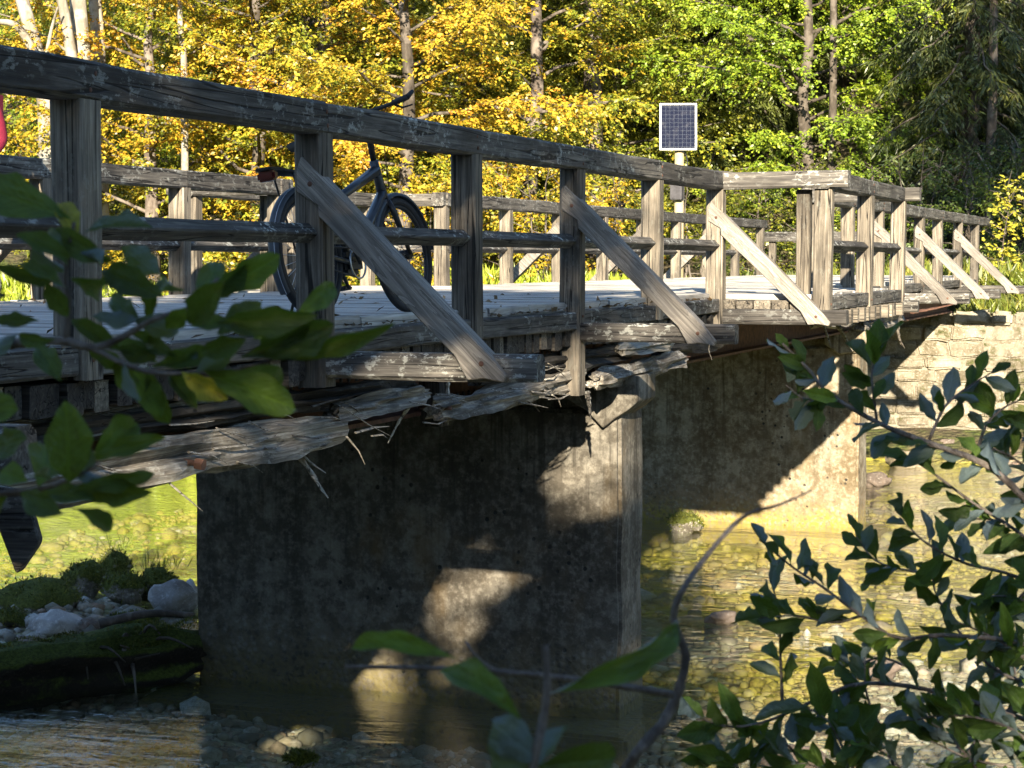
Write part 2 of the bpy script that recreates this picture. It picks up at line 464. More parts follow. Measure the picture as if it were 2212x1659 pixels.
TERR = terrain_mat()
def water_mat():
    g = G('clear_river_water')
    p = g.n('NewGeometry', out=0)
    n1 = g.noise(g.mp(p, (.55, 1.5, 1)), 3.2, 4, .55, .5)
    n2 = g.noise(g.mp(p, (1, 2.2, 1)), 14, 3, .5)
    n3 = g.noise(p, .5, 2)
    h = g.ma('ADD', g.ma('MULTIPLY', n1, g.mr(n3, .35, .65, .25, 1.0)), g.ma('MULTIPLY', n2, .10))
    b = g.bump(h, .60, .06)
    inc = g.n('NewGeometry', out=4)
    c = g.ma('ABSOLUTE', g.n('VectorMath', {0: inc, 1: b}, out=1, operation='DOT_PRODUCT'), clamp=True)
    fr = g.ma('MULTIPLY_ADD', g.ma('POWER', g.ma('SUBTRACT', 1.0, c), 5.0), .98, .02, clamp=True)
    tr = g.n('BsdfTransparent', {'Color': (.90, .94, .88, 1)})
    gl = g.n('BsdfGlossy', {'Color': (1, 1, 1, 1), 'Roughness': .02, 'Normal': b})
    return g.out(g.n('MixShader', {0: fr, 1: tr, 2: gl}))
WATER = water_mat()

# ------------------------------------------------------------------ terrain, water, river bed
def ss(a, b, x):
    t = np.clip((x - a) / (b - a), 0, 1); return t * t * (3 - 2 * t)
def gh(X, Y):
    X = np.asarray(X, float); Y = np.asarray(Y, float)
    bed = ZW - .30 + .10 * np.sin(X * .7 + Y * .31) * np.cos(Y * .55 - X * .2) + .05 * np.sin(X * 2.3 + 1) * np.sin(Y * 1.9)
    bed = bed + .44 * np.exp(-(((X + 11.6) / 2.6) ** 2 + ((Y - 17.2) / 2.0) ** 2))
    bed = bed + .22 * np.exp(-(((X + 3.0) / 3.0) ** 2 + ((Y - 20.0) / 5.0) ** 2))
    nb = -1.35 + .25 * np.sin(X * .3)
    edge = 8.2 + .8 * np.sin(X * .23 + .5) - 3.2 * ss(-2.5, -5, X)
    near = ss(edge, edge - 8.5, Y)
    z = bed * (1 - near) + nb * near
    ab_ = ss(-11.2, -10.0, X) * ss(2.4, 1.0, X)
    z = z + ab_ * .85 * ss(34.6, 37.7, Y)
    fe = 35.2 + .6 * np.sin(X * .31) + 2.5 * ss(-10, -18, X)
    far = ss(fe, fe + 4.5, Y) * (1 - ab_) + ss(38.0, 39.3, Y) * ab_
    ft = -.35 + .25 * np.sin(X * .4 + Y * .2) + .25 * ss(-3.2, -4.2, X) * ss(-10.2, -9.2, X)
    z = z * (1 - far) + ft * far
    z = z + np.maximum(0, Y - 47) * .5 * ss(47, 55, Y) + np.maximum(0, -14 - Y) * .35
    return z
def nonuni(a, b, c, d, fine, coarse):
    return np.r_[np.arange(a, b, coarse), np.arange(b, c, fine), np.arange(c, d + .1, coarse)]
xs = nonuni(-120, -24, 8, 120, .35, 4); ys = nonuni(-60, 4, 44, 150, .35, 4)
XX, YY = np.meshgrid(xs, ys)
ZZ = gh(XX, YY)
nx, ny = len(xs), len(ys)
idx = np.arange(nx * ny).reshape(ny, nx)
fq = np.stack([idx[:-1, :-1], idx[:-1, 1:], idx[1:, 1:], idx[1:, :-1]], -1).reshape(-1, 4)
def np_mesh(name, V, Fq, smooth=False, mat=None, rnd=None):
    me = bpy.data.meshes.new(name)
    V = np.ascontiguousarray(V, np.float32); Fq = np.ascontiguousarray(Fq, np.int32)
    n, k = Fq.shape
    me.vertices.add(len(V)); me.vertices.foreach_set('co', V.ravel())
    me.loops.add(n * k); me.loops.foreach_set('vertex_index', Fq.ravel())
    me.polygons.add(n); me.polygons.foreach_set('loop_start', np.arange(n, dtype=np.int32) * k)
    if smooth: me.polygons.foreach_set('use_smooth', np.ones(n, bool))
    me.update(calc_edges=True)
    if rnd is not None:
        a = me.attributes.new('rnd', 'FLOAT', 'FACE'); a.data.foreach_set('value', np.asarray(rnd, np.float32))
    if mat: me.materials.append(mat)
    return me
ob('ground', np_mesh('ground', np.stack([XX, YY, ZZ], -1).reshape(-1, 3), fq, True, TERR), kind='structure')
wv = [(-120, 2, ZW), (120, 2, ZW), (120, 40.5, ZW), (-120, 40.5, ZW)]
ob('water', mesh('water', wv, [(0, 1, 2, 3)], mat=WATER), kind='structure')

# river gravel on the bed
def ico(sub=1):
    bm = bmesh.new(); bmesh.ops.create_icosphere(bm, subdivisions=sub, radius=1)
    V = np.array([v.co[:] for v in bm.verts]); F = np.array([[v.index for v in f.verts] for f in bm.faces]); bm.free()
    return V, F
IV, IF = ico(1)
IV2, IF2 = ico(2)
def gravel(name, P, S, seed, mat, flat=.72):
    r = np.random.default_rng(seed)
    n = len(P)
    ang = r.uniform(0, 6.28, n); ca, sa = np.cos(ang), np.sin(ang)
    V = IV[None] * (S * r.uniform(.7, 1.3, (3, n)).T.copy())[:, None, :].reshape(n, 1, 3) if S.ndim == 2 else IV[None] * (S[:, None] * r.uniform(.65, 1.35, (n, 3)))[:, None, :]
    V = V * (1 + r.uniform(-.16, .16, (n, len(IV), 1)))
    V[..., 2] *= flat
    x = V[..., 0] * ca[:, None] - V[..., 1] * sa[:, None]; y = V[..., 0] * sa[:, None] + V[..., 1] * ca[:, None]
    V = np.stack([x, y, V[..., 2]], -1) + P[:, None, :]
    F = IF[None] + (np.arange(n) * len(IV))[:, None, None]
    me = np_mesh(name, V.reshape(-1, 3), F.reshape(-1, 3), True, mat, np.repeat(r.random(n), len(IF)))
    return me
def gravel_mat():
    g = G('river_gravel')
    a = g.n('Attribute', out=2, attribute_name='rnd')
    p = g.n('NewGeometry', out=0)
    col = g.ramp(a, [(0, (.13, .12, .10)), (.3, (.23, .21, .165)), (.55, (.32, .30, .235)), (.75, (.27, .175, .115)), (.85, (.42, .41, .37)), (1, (.52, .51, .48))])
    f = g.noise(p, 25, 4, .6)
    col = g.mix(g.mr(f, .4, .65, 0, .5), col, (.13, .11, .06))
    z = g.n('SeparateXYZ', {0: p}, out=2)
    py_ = g.n('SeparateXYZ', {0: p}, out=1)
    al = g.ma('MULTIPLY', g.mr(g.ma('ADD', g.noise(p, .42, 4, .6), g.mr(py_, 19, 13.5, 0, -.22)), .38, .56), g.mr(z, ZW - .03, ZW - .12))
    col = g.mix(g.ma('MULTIPLY', al, .85), col, g.ramp(f, [(.3, (.17, .125, .018)), (.7, (.40, .34, .045))]))
    return g.out(g.pr(col, .75, g.bump(f, .4, .01)))
GRAV = gravel_mat()
# thickest where the photograph looks down on it
n = 17000
u = rng.random(n)
gx = np.where(u < .5, rng.uniform(-9.5, -1.5, n), rng.uniform(-15.5, -2, n)); gy = np.where(u < .5, rng.uniform(11.5, 18, n), rng.uniform(14, 33, n))
gs = np.where(u < .5, rng.lognormal(-3.65, .5, n), rng.lognormal(-3.2, .5, n)).clip(.012, .16)
ob('river_gravel', gravel('river_gravel', np.stack([gx, gy, gh(gx, gy) + gs * .15], -1), gs, 3, GRAV), kind='stuff', label='rounded gravel and cobbles on the river bed', category='gravel')
n = 1500
gx = rng.normal(-11.2, 1.5, n); gy = rng.normal(17.3, 1.1, n); gs = rng.lognormal(-3.3, .5, n).clip(.015, .12)
ob('gravel_bar', gravel('gravel_bar', np.stack([gx, gy, gh(gx, gy) + gs * .2], -1), gs, 5, GRAV), kind='stuff', label='gravel bar of pale pebbles beside the concrete pier', category='gravel')

def rock(name, c, size, seed, mat, label=None, cat='rock', rot=0, group=None, sub=3, rough=.28):
    V, F = ico(sub)
    out = []
    for v in V:
        vv = Vector(v)
        d = 1 + rough * 1.25 * mnoise.fractal(vv * 1.3 + Vector((seed * 3.7, 0, 0)), 1.0, 2.0, 4) + .12 * mnoise.noise(vv * 4 + Vector((0, seed, 0)))
        ce = mnoise.voronoi(vv * 1.15 + Vector((seed * 1.9, seed, 0)))[0]
        d += .22 * (ce[1] - ce[0]) - .08
        out.append((vv.x * size[0] * d, vv.y * size[1] * d, vv.z * size[2] * d))
    me = mesh(name, out, [tuple(f) for f in F.tolist()], True, mat)
    o = ob(name, me, Matrix.Translation(Vector(c)) @ Matrix.Rotation(rot, 4, 'Z'), None, label=label, category=cat, group=group)
    if mat is BOULD:
        r = np.random.default_rng(seed); V_ = np.array(out); nn = V_ / np.array(size) ** 2
        nn /= np.linalg.norm(nn, axis=1, keepdims=True)
        k = r.integers(0, len(V_), 1500); k = k[(nn[k, 2] + r.normal(0, .3, len(k))) > .05]; q = len(k)
        P = V_[k] + r.normal(0, 1, (q, 3)) * np.array(size) * .05
        ob('moss', leafmesh('moss', P, nn[k] + r.normal(0, .6, (q, 3)) + [0, 0, .2], r.normal(0, 1, (q, 3)), r.uniform(.02, .055, q), r.uniform(.008, .018, q), r.random(q), L_MOSS), WM[o.name], o, kind='stuff')
    return o

# ------------------------------------------------------------------ the bridge
bridge = empty('timber_bridge', ((XN + XF) / 2, 20, 0), label='old weathered timber footbridge with wooden railings crossing the river', category='bridge')
deck = empty('deck', ((XN + XF) / 2, 20, 0), bridge)
Y_BAY0, Y_BAY1 = 17.98, 22.45
POST_N = [2.6, 4.85, 7.08, 9.35, 11.55, 13.68, 15.80, 17.98]
POST_T = [22.45, 24.80, 27.10, 29.05, 31.00, 33.10, 35.70, 38.20]
POST_F = [2.6, 4.85, 7.08, 9.35, 11.58, 13.78, 16.02, 17.98]
POST_G = [22.45, 24.75, 26.9, 29.05, 31.2, 33.4, 35.6, 37.8, 40.0]
POST_B = [18.05, 20.28, 22.45]
OUTR = [4.85, 9.35, 13.68, 17.98, 22.45, 27.10, 31.00, 35.70]

# planks
pl_mesh = [beam_mesh(4.36, .196, .058, jit=.005, cham=.006, seg=9, seed=100 + i) for i in range(4)]
pl_long = [beam_mesh(6.30, .196, .058, jit=.005, cham=.006, seg=12, seed=120 + i) for i in range(2)]
for m_ in pl_mesh + pl_long: m_.materials.append(W_DECK)
yy = 2.5
k = 0
while yy < 40.6:
    bay = Y_BAY0 + .08 < yy < Y_BAY1 - .06
    x0 = -9.80 if bay else -8.83
    me = pl_long[k % 2] if bay else pl_mesh[(k * 7 + k // 3) % 4]
    j = random.uniform(-.02, .02)
    ob('plank', me, Matrix.Translation((x0 + j, yy, -.029 + random.uniform(-.004, .004))) @ Matrix.Rotation(random.uniform(-.004, .004), 4, 'Z'), deck)
    yy += .2035; k += 1
# trim boards along the plank ends
edge_y = 2.6
while edge_y < 17.6:
    L = random.choice([.92, 1.05, 1.2, .8])
    beam('edge_board', (-4.455 + random.uniform(-.012, .012), edge_y, -.026 + random.uniform(-.008, .006)), (-4.455 + random.uniform(-.012, .012), min(edge_y + L - .012, 17.85), -.026), .055, .068, W_DECK, deck, jit=.01)
    edge_y += L
for i in range(5):
    beam('edge_board', (-4.30 + i * .165, 17.95, -.10), (-4.30 + i * .165, 18.5, -.10), .15, random.uniform(.07, .10), W_POST, deck, jit=.01)
# runners between planks and cross timbers
for x in (-4.75, -6.65, -8.6):
    beam('runner', (x, 2.5, -.115), (x, 40.5, -.115), .16, .108, W_DARK, deck, jit=.004, seg=20)
# cross timbers whose ends show under the kerb
under = empty('cross_timbers', ((XN + XF) / 2, 20, -.25), bridge)
ct = [beam_mesh(4.52, .118, .132, jit=.007, cham=.008, seg=8, seed=200 + i) for i in range(5)]
ct2 = [beam_mesh(4.52, .118, .132, jit=.007, cham=.008, seg=8, seed=220 + i) for i in range(2)]
for m_ in ct: m_.materials.append(W_DARK)
for m_ in ct2: m_.materials.append(W_POST)
yy = 2.7; k = 0
while yy < 37.3:
    if all(abs(yy - o) > .15 for o in OUTR) and not (Y_BAY0 < yy < Y_BAY1):
        me = ct2[k % 2] if k % 6 == 4 else ct[k % 5]
        ob('cross_timber', me, Matrix.Translation((-8.92 + random.uniform(-.02, .02), yy, -.244 + random.uniform(-.012, .01))), under)
    yy += .134 + random.uniform(-.008, .01); k += 1
cb = [beam_mesh(6.75, .11, .135, jit=.006, cham=.008, seg=10, seed=240 + i) for i in range(3)]
for m_ in cb: m_.materials.append(W_POST)
yy = Y_BAY0 + .3; k = 0
while yy < Y_BAY1 - .15:
    ob('cross_timber', cb[k % 3], Matrix.Translation((-10.06 + random.uniform(-.02, .02), yy, -.222)), under)
    yy += .335; k += 1

# kerb beams between the posts
kerb = empty('kerb_beams', (XN, 12, -.1), bridge)
for side, posts in ((1, POST_N), (1, POST_T), (-1, POST_F), (-1, POST_G)):
    x = XN - .02 if side > 0 else XF + .02
    for a, b in zip(posts[:-1], posts[1:]):
        dz = random.uniform(-.012, .012)
        beam('kerb_beam', (x, a + .085, -.11 + dz), (x, b - .085, -.11 + dz + random.uniform(-.01, .01)), .15, .125, W_RAIL, kerb, jit=.008)
for x in (XB - .01, XG + .01):
    for a, b in zip(POST_B[:-1], POST_B[1:]):
        beam('kerb_beam', (x, a + .07, -.085), (x, b - .07, -.085), .13, .135, W_RAIL, kerb, jit=.008)
# fallen litter on the ledge is added with the small details

# outriggers, rails, posts, braces
PW = .155
def railing(name, x, posts, side, mat_post, braced, label=None, rail_y=None, zlow=-.175, lows={}):
    e = empty(name, (x, (posts[0] + posts[-1]) / 2, 0), bridge)
    if label: e['label'] = label
    for i, y in enumerate(posts):
        lo = lows.get(i, zlow)
        yj = y + random.uniform(-.008, .008)
        beam('post', (x + random.uniform(-.006, .006), yj, lo), (x + random.uniform(-.008, .008), yj, .962), PW + random.uniform(-.006, .006), PW, mat_post, e, up=(0, 1, 0), jit=.006, cham=.014)
    r0, r1 = rail_y or (posts[0] - .3, posts[-1] + .1)
    # top rail in two or three lengths that meet over a post
    cuts = [r0] + [p for i, p in enumerate(posts) if i % 3 == 0 and r0 + 1 < p < r1 - 1] + [r1]
    for a, b in zip(cuts[:-1], cuts[1:]):
        beam('top_rail', (x, a + .002, 1.038 + random.uniform(-.004, .004)), (x, b - .002, 1.038 + random.uniform(-.004, .004)), .16, .164, W_RAIL, e, jit=.010, cham=.016)
    for a, b in zip(posts[:-1], posts[1:]):
        beam('mid_rail', (x, a + PW / 2 - .02, .447), (x, b - PW / 2 + .02, .447 + random.uniform(-.006, .006)), .078, .078, W_RAIL, e, jit=.004, roll=math.pi / 4, cham=.007)
    for y in braced:
        brace(e, x, y, side)
    if side > 0:
        for y in posts:
            for dz_ in (1.0, 1.07): ob('bolt', BOLTX, Matrix.Translation((x + .081, y + random.uniform(-.04, .04), dz_)), e)
            ob('bolt', BOLTX, Matrix.Translation((x + .079, y + random.uniform(-.02, .02), -.09)), e)
    return e
BR = [(-.031, .845), (.040, .773), (.050, .767), (1.007, -.172), (1.079, -.256), (1.066, -.289), (.962, -.272), (.875, -.280), (.808, -.160), (.066, .538), (.062, .594), (-.057, .666), (-.057, .774)]
BOLT = None
def bolt_mesh(r=.014):
    bm = bmesh.new(); bmesh.ops.create_uvsphere(bm, u_segments=8, v_segments=5, radius=r)
    for v in bm.verts: v.co.y *= .5
    me = bpy.data.meshes.new('bolt'); bm.to_mesh(me); bm.free(); me.materials.append(RUST); return me
BOLT = bolt_mesh()
BOLTX = bolt_mesh(.012)
for v_ in BOLTX.vertices: v_.co = (v_.co.y, v_.co.x, v_.co.z)
def brace(parent, x, y, side):
    poly = [(u * side, z) for u, z in BR]
    o = extrude_poly('brace', poly, .115, Matrix.Translation((x, y - PW / 2 - .022, random.uniform(-.01, .01))), W_BRACEM, parent, .007)
    return o
# grain of a brace runs down its slope, so it gets its own rotated material
def brace_mat():
    g = G('brace_wood_grain')
    tc = g.n('TexCoord', out=3); r = g.n('ObjectInfo', out=5)
    v = g.n('Mapping', {'Vector': tc, 'Rotation': (0, R_(-44.6), 0)})
    v = g.n('VectorMath', {0: v, 1: g.n('CombineXYZ', {0: g.ma('MULTIPLY', r, 40), 1: g.ma('MULTIPLY', r, 13), 2: g.ma('MULTIPLY', r, 27)})}, operation='ADD')
    ring = g.noise(g.mp(v, (.55, 9, 9)), 1.6, 5, .55, 1.6)
    gr = g.noise(g.mp(v, (1.5, 30, 30)), 1.5, 6, .6)
    f = g.ma('ADD', g.ma('MULTIPLY', g.ma('FRACT', g.ma('MULTIPLY', ring, 7.0)), .28), g.ma('MULTIPLY', gr, .68))
    col = g.ramp(f, [(.2, (.075, .067, .06)), (.5, (.20, .18, .155)), (.8, (.40, .365, .315))])
    col = g.mix(g.mr(g.noise(v, 1.6, 3), .45, .7, 0, .5), col, (.07, .062, .054))
    br = g.ma('MULTIPLY_ADD', r, .5, .75)
    col = g.mix(1.0, col, g.n('CombineColor', {0: br, 1: br, 2: br}), 'MULTIPLY')
    return g.out(g.pr(col, .85, g.bump(f, .8, .008)))
W_BRACEM = brace_mat()

railing('near_railing', XN, POST_N, 1, W_POST, [4.85, 9.35, 13.68, 17.98], rail_y=(2.2, 18.06), lows={3: -.34, 5: -.66, 1: -.4, 7: -.3})
railing('bay_railing', XB, POST_B, 1, W_POST, [], rail_y=(17.93, 22.62), zlow=-.16)
railing('end_railing', XN, POST_T, 1, W_POST, [27.10, 31.00, 35.70], rail_y=(22.3, 40.0))
railing('far_railing', XF, POST_F, -1, W_POST, [4.85, 9.35, 13.68], rail_y=(2.2, 18.2))
railing('far_bay_railing', XG, POST_B, -1, W_POST, [20.28], rail_y=(17.9, 22.6), zlow=-.16)
railing('far_end_railing', XF, POST_G, -1, W_POST, [26.9, 31.2, 35.6], rail_y=(22.3, 40.3))
# cross rails that close the bays
closing = empty('bay_end_rails', (XB, 18, 1), bridge)
for y, s in ((17.985, 1), (22.47, 1), (17.985, -1), (22.47, -1)):
    xa, xb = (XN - .10, XB + .24) if s > 0 else (XF + .1, XG - .22)
    beam('top_rail', (xa, y, 1.034), (xb, y, 1.034 + random.uniform(0, .008)), .15, .150, W_RAIL, closing, jit=.009, cham=.016)
    if y > 20:
        beam('mid_rail', (xa, y, .45), (XB if s > 0 else XG, y, .45), .075, .075, W_RAIL, closing, roll=math.pi / 4)
beam('post', (XB - .20, 18.16, -.06), (XB - .20, 18.16, .955), .125, .125, W_POST, closing, up=(0, 1, 0))
beam('post', (XF - .16, 18.10, -.06), (XF - .16, 18.10, .955), .125, .125, W_POST, closing, up=(0, 1, 0))
beam('rail_end_block', (XN - .09, 18.02, 1.118), (XN + .16, 18.02, 1.098), .19, .05, W_RAIL, closing, jit=.012)
# the far landing is closed by a low cross rail
beam('landing_rail', (XF - .2, 41.1, .79), (XF + 2.3, 41.1, .79), .14, .2, W_RAIL, closing)
for x in (XF, XF + 1.9):
    beam('post', (x, 41.2, -.3), (x, 41.2, .72), .14, .14, W_POST, closing, up=(0, 1, 0))

out = empty('outriggers', (XN, 12, -.22), bridge)
for y in OUTR:
    n_end = -3.20 + random.uniform(-.02, .02)
    z = -.218 + (.012 if y > 12 else -.006)
    beam('outrigger_beam', (-6.2, y + .004, z), (n_end, y + .004, z), .125, .138, W_RAIL, out, jit=.009, cham=.02)
    beam('outrigger_beam', (-6.25, y + .004, z), (XF - 1.2, y + .004, z), .125, .138, W_RAIL, out, jit=.009, cham=.02)
    for bx, bz in ((XN + .02, .70), (XN + .95, -.20)):
        ob('bolt', BOLT, Matrix.Translation((bx, y - PW / 2 - .024, bz)), out)

# steel girders
def girder(parent, x, y0, y1, rivets=False):
    pr = [(-.10, -.66), (.10, -.66), (.10, -.635), (.008, -.625), (.008, -.345), (.10, -.335), (.10, -.31), (-.10, -.31), (-.10, -.335), (-.008, -.345), (-.008, -.625), (-.10, -.635)]
    V = [(a, 0, b) for a, b in pr] + [(a, y1 - y0, b) for a, b in pr]
    n = len(pr)
    F = [(i, (i + 1) % n, n + (i + 1) % n, n + i) for i in range(n)] + [tuple(reversed(range(n))), tuple(range(n, 2 * n))]
    g = ob('steel_girder', mesh('steel_girder', V, F, mat=RUST), Matrix.Translation((x, y0, 0)), parent)
    if rivets:
        ya = y0 + 5.6
        while ya < y1 - .3:
            for z in (-.385, -.585):
                ob('rivet', RIVET, Matrix.Translation((x + .014, ya, z)), g)
            ya += .11
    return g
bm = bmesh.new(); bmesh.ops.create_uvsphere(bm, u_segments=8, v_segments=5, radius=.017)
for v in bm.verts: v.co.x *= .55
RIVET = bpy.data.meshes.new('rivet'); bm.to_mesh(RIVET); bm.free(); RIVET.materials.append(STEEL)
steel = empty('girders', (-6.65, 20, -.5), bridge)
for a, b in ((2.4, 15.45), (15.5, 27.05), (27.1, 37.6)):
    for x in (-4.82, -6.65, -8.5):
        girder(steel, x, a, b, rivets=(x == -4.82 and a < 5))
for x in (-4.82, -6.65, -8.5):
    for y in (15.5, 27.1):
        ob('bearing_plate', box_mesh('bearing_plate', (x - .14, y - .2, -.74), (x + .14, y + .2, -.662), .006, STEEL), None, steel)

# rotten side timbers, splinters, rusty bolts
def rotten_mesh(L, wd, h, seed, n=60, m=18, taper0=.15, taper1=.3, amp=.035):
    V = []; F = []
    ecc = [mnoise.noise(Vector((k * .9, seed, 3.3))) for k in range(m)]
    for i in range(n + 1):
        s = i / n
        x = s * L
        tp = 1 - max(0, 1 - s / .06) * taper0 - max(0, 1 - (1 - s) / .10) * taper1
        for k in range(m):
            a = 2 * math.pi * k / m
            ca, sa = math.cos(a), math.sin(a)
            q = (abs(ca) ** 4 + abs(sa) ** 4) ** -.25
            d = mnoise.fractal(Vector((x * .75 + seed, k * .75, seed * 2.1)), 1.0, 2.1, 5) * amp * 1.2
            d -= max(0, mnoise.noise(Vector((x * 1.2 + seed * 5, ca * 2.6, sa * 2.6)))) * amp * 2.2
            d += .35 * amp * mnoise.noise(Vector((x * 5, k * 3.1, seed)))
            ex = 0
            if i == 0: ex = -abs(ecc[k]) * .10
            if i == n: ex = abs(ecc[(k * 5 + 2) % m]) * .22
            V.append((x + ex, ca * q * (wd / 2 + d) * tp, sa * q * (h / 2 + d * .8) * tp))
    for i in range(n):
        for k in range(m):
            k2 = (k + 1) % m
            F.append((i * m + k, i * m + k2, (i + 1) * m + k2, (i + 1) * m + k))
    F.append(tuple(reversed(range(m)))); F.append(tuple(n * m + k for k in range(m)))
    return mesh('rotten_timber', V, F, False)
rot = empty('side_timbers', (-4.5, 9, -.6), bridge)
def rotten(p0, p1, wd, h, seed, mat=None, **kw):
    p0, p1 = Vector(p0), Vector(p1)
    me = rotten_mesh((p1 - p0).length, wd, h, seed, **kw)
    me.materials.append(mat or W_ROT)
    return ob('rotten_timber', me, frame(p0, p1 - p0), rot)
rotten((-4.50, 3.0, -.585), (-4.50, 9.75, -.60), .20, .20, 1, n=110)
rotten((-4.56, 6.2, -.40), (-4.52, 10.9, -.43), .17, .12, 2, W_DARK, n=80, amp=.05)
rotten((-4.58, 5.0, -.36), (-4.60, 9.2, -.385), .16, .10, 9, W_ROT, n=70, amp=.055)
rotten((-4.50, 9.75, -.50), (-4.49, 11.0, -.485), .15, .13, 3, n=40, amp=.045, taper1=.6)
rotten((-4.50, 11.25, -.60), (-4.47, 14.0, -.565), .16, .15, 4, n=60, amp=.045)
rotten((-4.52, 12.0, -.43), (-4.50, 15.2, -.42), .16, .13, 12, W_DARK, n=50, amp=.05)
rotten((-4.45, 14.35, -.60), (-4.42, 16.9, -.545), .17, .15, 5, n=60, amp=.05, taper1=.75)
rotten((-4.45, 14.9, -.385), (-4.40, 16.2, -.37), .20, .10, 6, W_PALE, n=36, amp=.04)
rotten((-4.52, 16.4, -.47), (-4.50, 18.6, -.45), .17, .13, 7, W_DARK, n=40)
rotten((-4.50, 23.2, -.42), (-4.48, 26.8, -.45), .2, .17, 8, W_ROT, n=50, amp=.05)
rotten((-3.50, 20.4, -.36), (-3.48, 22.9, -.37), .16, .14, 11, W_ROT, n=40, amp=.03)
def splinter(pix, D, r, mat=W_PALE, flat=.45, n=12):
    P = spline([atD(x, y, D + dd) for x, y, dd in pix], n)
    rr = [r * (1 - .75 * (i / n) ** 1.6) * (1 + .25 * math.sin(i * 2.1)) for i in range(n + 1)]
    return tube('splinter', P, rr, mat, rot, 6, False, flat)
splinter([(618, 925, 0), (640, 975, -.05), (672, 1020, -.05), (690, 1050, -.1), (709, 1076, -.1)], 10.55, .030)
splinter([(640, 970, 0), (672, 1000, -.03), (704, 1022, -.04)], 10.5, .018)
splinter([(610, 940, 0), (655, 950, 0), (690, 935, 0)], 10.5, .022)
splinter([(893, 868, 0), (865, 905, 0), (838, 957, -.05)], 11.6, .022)
splinter([(966, 822, 0), (967, 870, 0), (968, 920, 0)], 12.3, .032, W_PALE)
beam('stub_block', atD(936, 800, 12.5), atD(938, 920, 12.5), .14, .13, W_DARK, rot, up=(0, 1, 0), jit=.012)
splinter([(1268, 845, 0), (1272, 870, 0), (1276, 905, 0)], 14.6, .04, W_RAIL, .5)
splinter([(1285, 770, 0), (1360, 750, .4), (1440, 740, .8)], 15.4, .05, W_PALE, .4)
splinter([(1775, 690, 0), (1785, 720, 0), (1795, 748, 0)], 19.5, .03)
splinter([(1803, 690, 0), (1820, 720, 0), (1842, 758, 0)], 20.5, .055)
splinter([(1938, 690, 0), (1940, 720, 0), (1946, 748, 0)], 25.5, .05, W_BRACE)
splinter([(1935, 690, 0), (1942, 730, 0), (1954, 752, 0)], 25.4, .04, W_BRACE)
splinter([(1970, 675, 0), (2010, 668, .3), (2070, 655, .6)], 30, .05, RUST)
splinter([(1380, 792, 0), (1440, 778, .3), (1490, 770, .6)], 16.5, .025, RUST)
splinter([(1535, 735, 0), (1531, 755, 0), (1538, 778, 0)], 17.5, .012)
for i in range(55):          # splintered ends and frayed fibres along the side timber
    y = random.uniform(6.2, 14.2)
    p = Vector((-4.41 + random.uniform(-.03, .03), y, random.uniform(-.66, -.40)))
    q = p + Vector((random.uniform(-.01, .05), random.uniform(.1, .6), random.uniform(-.10, .03) if i % 7 else random.uniform(-.25, -.08)))
    tube('splinter', [p, (p + q) / 2 + Vector((.015, 0, random.uniform(-.02, .015))), q], [random.uniform(.006, .014), random.uniform(.006, .011), .002], random.choice([W_PALE, W_ROT, W_ROT]), rot, 5, False, .5)
a_, b_ = atD(362, 990, 9.05), atD(432, 1003, 9.0)
tube('rusty_bolt', [a_, b_], [.014, .014], RUST, rot, 8)
d_ = (b_ - a_).normalized()
tube('rusty_bolt', [b_ - d_ * .02, b_ + d_ * .02], [.028, .028], RUST, rot, 6, False)
tube('rusty_bolt', [atD(905, 880, 12.2), atD(975, 882, 12.1)], [.012, .012], RUST, rot, 8)
# drooping board and rounded log end at the near end
Db = 7.55
extrude_poly('hanging_board', [(x / FPX * Db, -(y - 1070) / FPX * Db) for x, y in [(-40, 1040), (58, 1066), (86, 1168), (80, 1182), (42, 1236), (32, 1241), (-14, 1120)]], .05, Matrix.Translation(atD(0, 1070, Db)) @ Matrix.Rotation(YAW * .7, 4, 'Z'), W_RAIL, rot, .006)
tube('round_log', [(-5.4, 6.95, -.47), (-4.40, 6.95, -.49)], [.075, .07], W_RAIL, rot, 12)
# planks of litter, grass and leaves caught on the kerb
def leafmesh(name, P, D_, N_, L, W, rnd, mat):
    """rhombic leaves: P base, D_ direction, N_ normal"""
    D_ = D_ / np.linalg.norm(D_, axis=1, keepdims=True)
    S = np.cross(N_, D_); S /= (np.linalg.norm(S, axis=1, keepdims=True) + 1e-9)
    L = np.asarray(L)[:, None]; W = np.asarray(W)[:, None]
    Nn = np.cross(D_, S)
    V = np.stack([P, P + D_ * L * .45 + S * W * .5 + Nn * W * .12, P + D_ * L - Nn * L * .10, P + D_ * L * .45 - S * W * .5 + Nn * W * .12], 1)
    n = len(P)
    F = np.arange(n * 4).reshape(n, 4)
    return np_mesh(name, V.reshape(-1, 3), F, False, mat, rnd)
n = 420
ly = rng.uniform(5.5, 18, n); lx = np.where(rng.random(n) < .7, rng.uniform(-4.47, -4.37, n), rng.uniform(-8.7, -4.5, n)); lz = np.where(lx > -4.48, -.042, .004)
dd = rng.normal(0, 1, (n, 3)); dd[:, 2] = np.abs(dd[:, 2]) * .35
nn_ = np.tile([0, 0, 1.], (n, 1)) + rng.normal(0, .5, (n, 3))
ob('leaf_litter', leafmesh('leaf_litter', np.stack([lx, ly, lz], -1), dd, nn_, rng.uniform(.03, .09, n), rng.uniform(.012, .04, n), rng.random(n), L_LITTER), kind='stuff', label='dry leaves and twigs caught along the bridge edge', category='leaf litter')

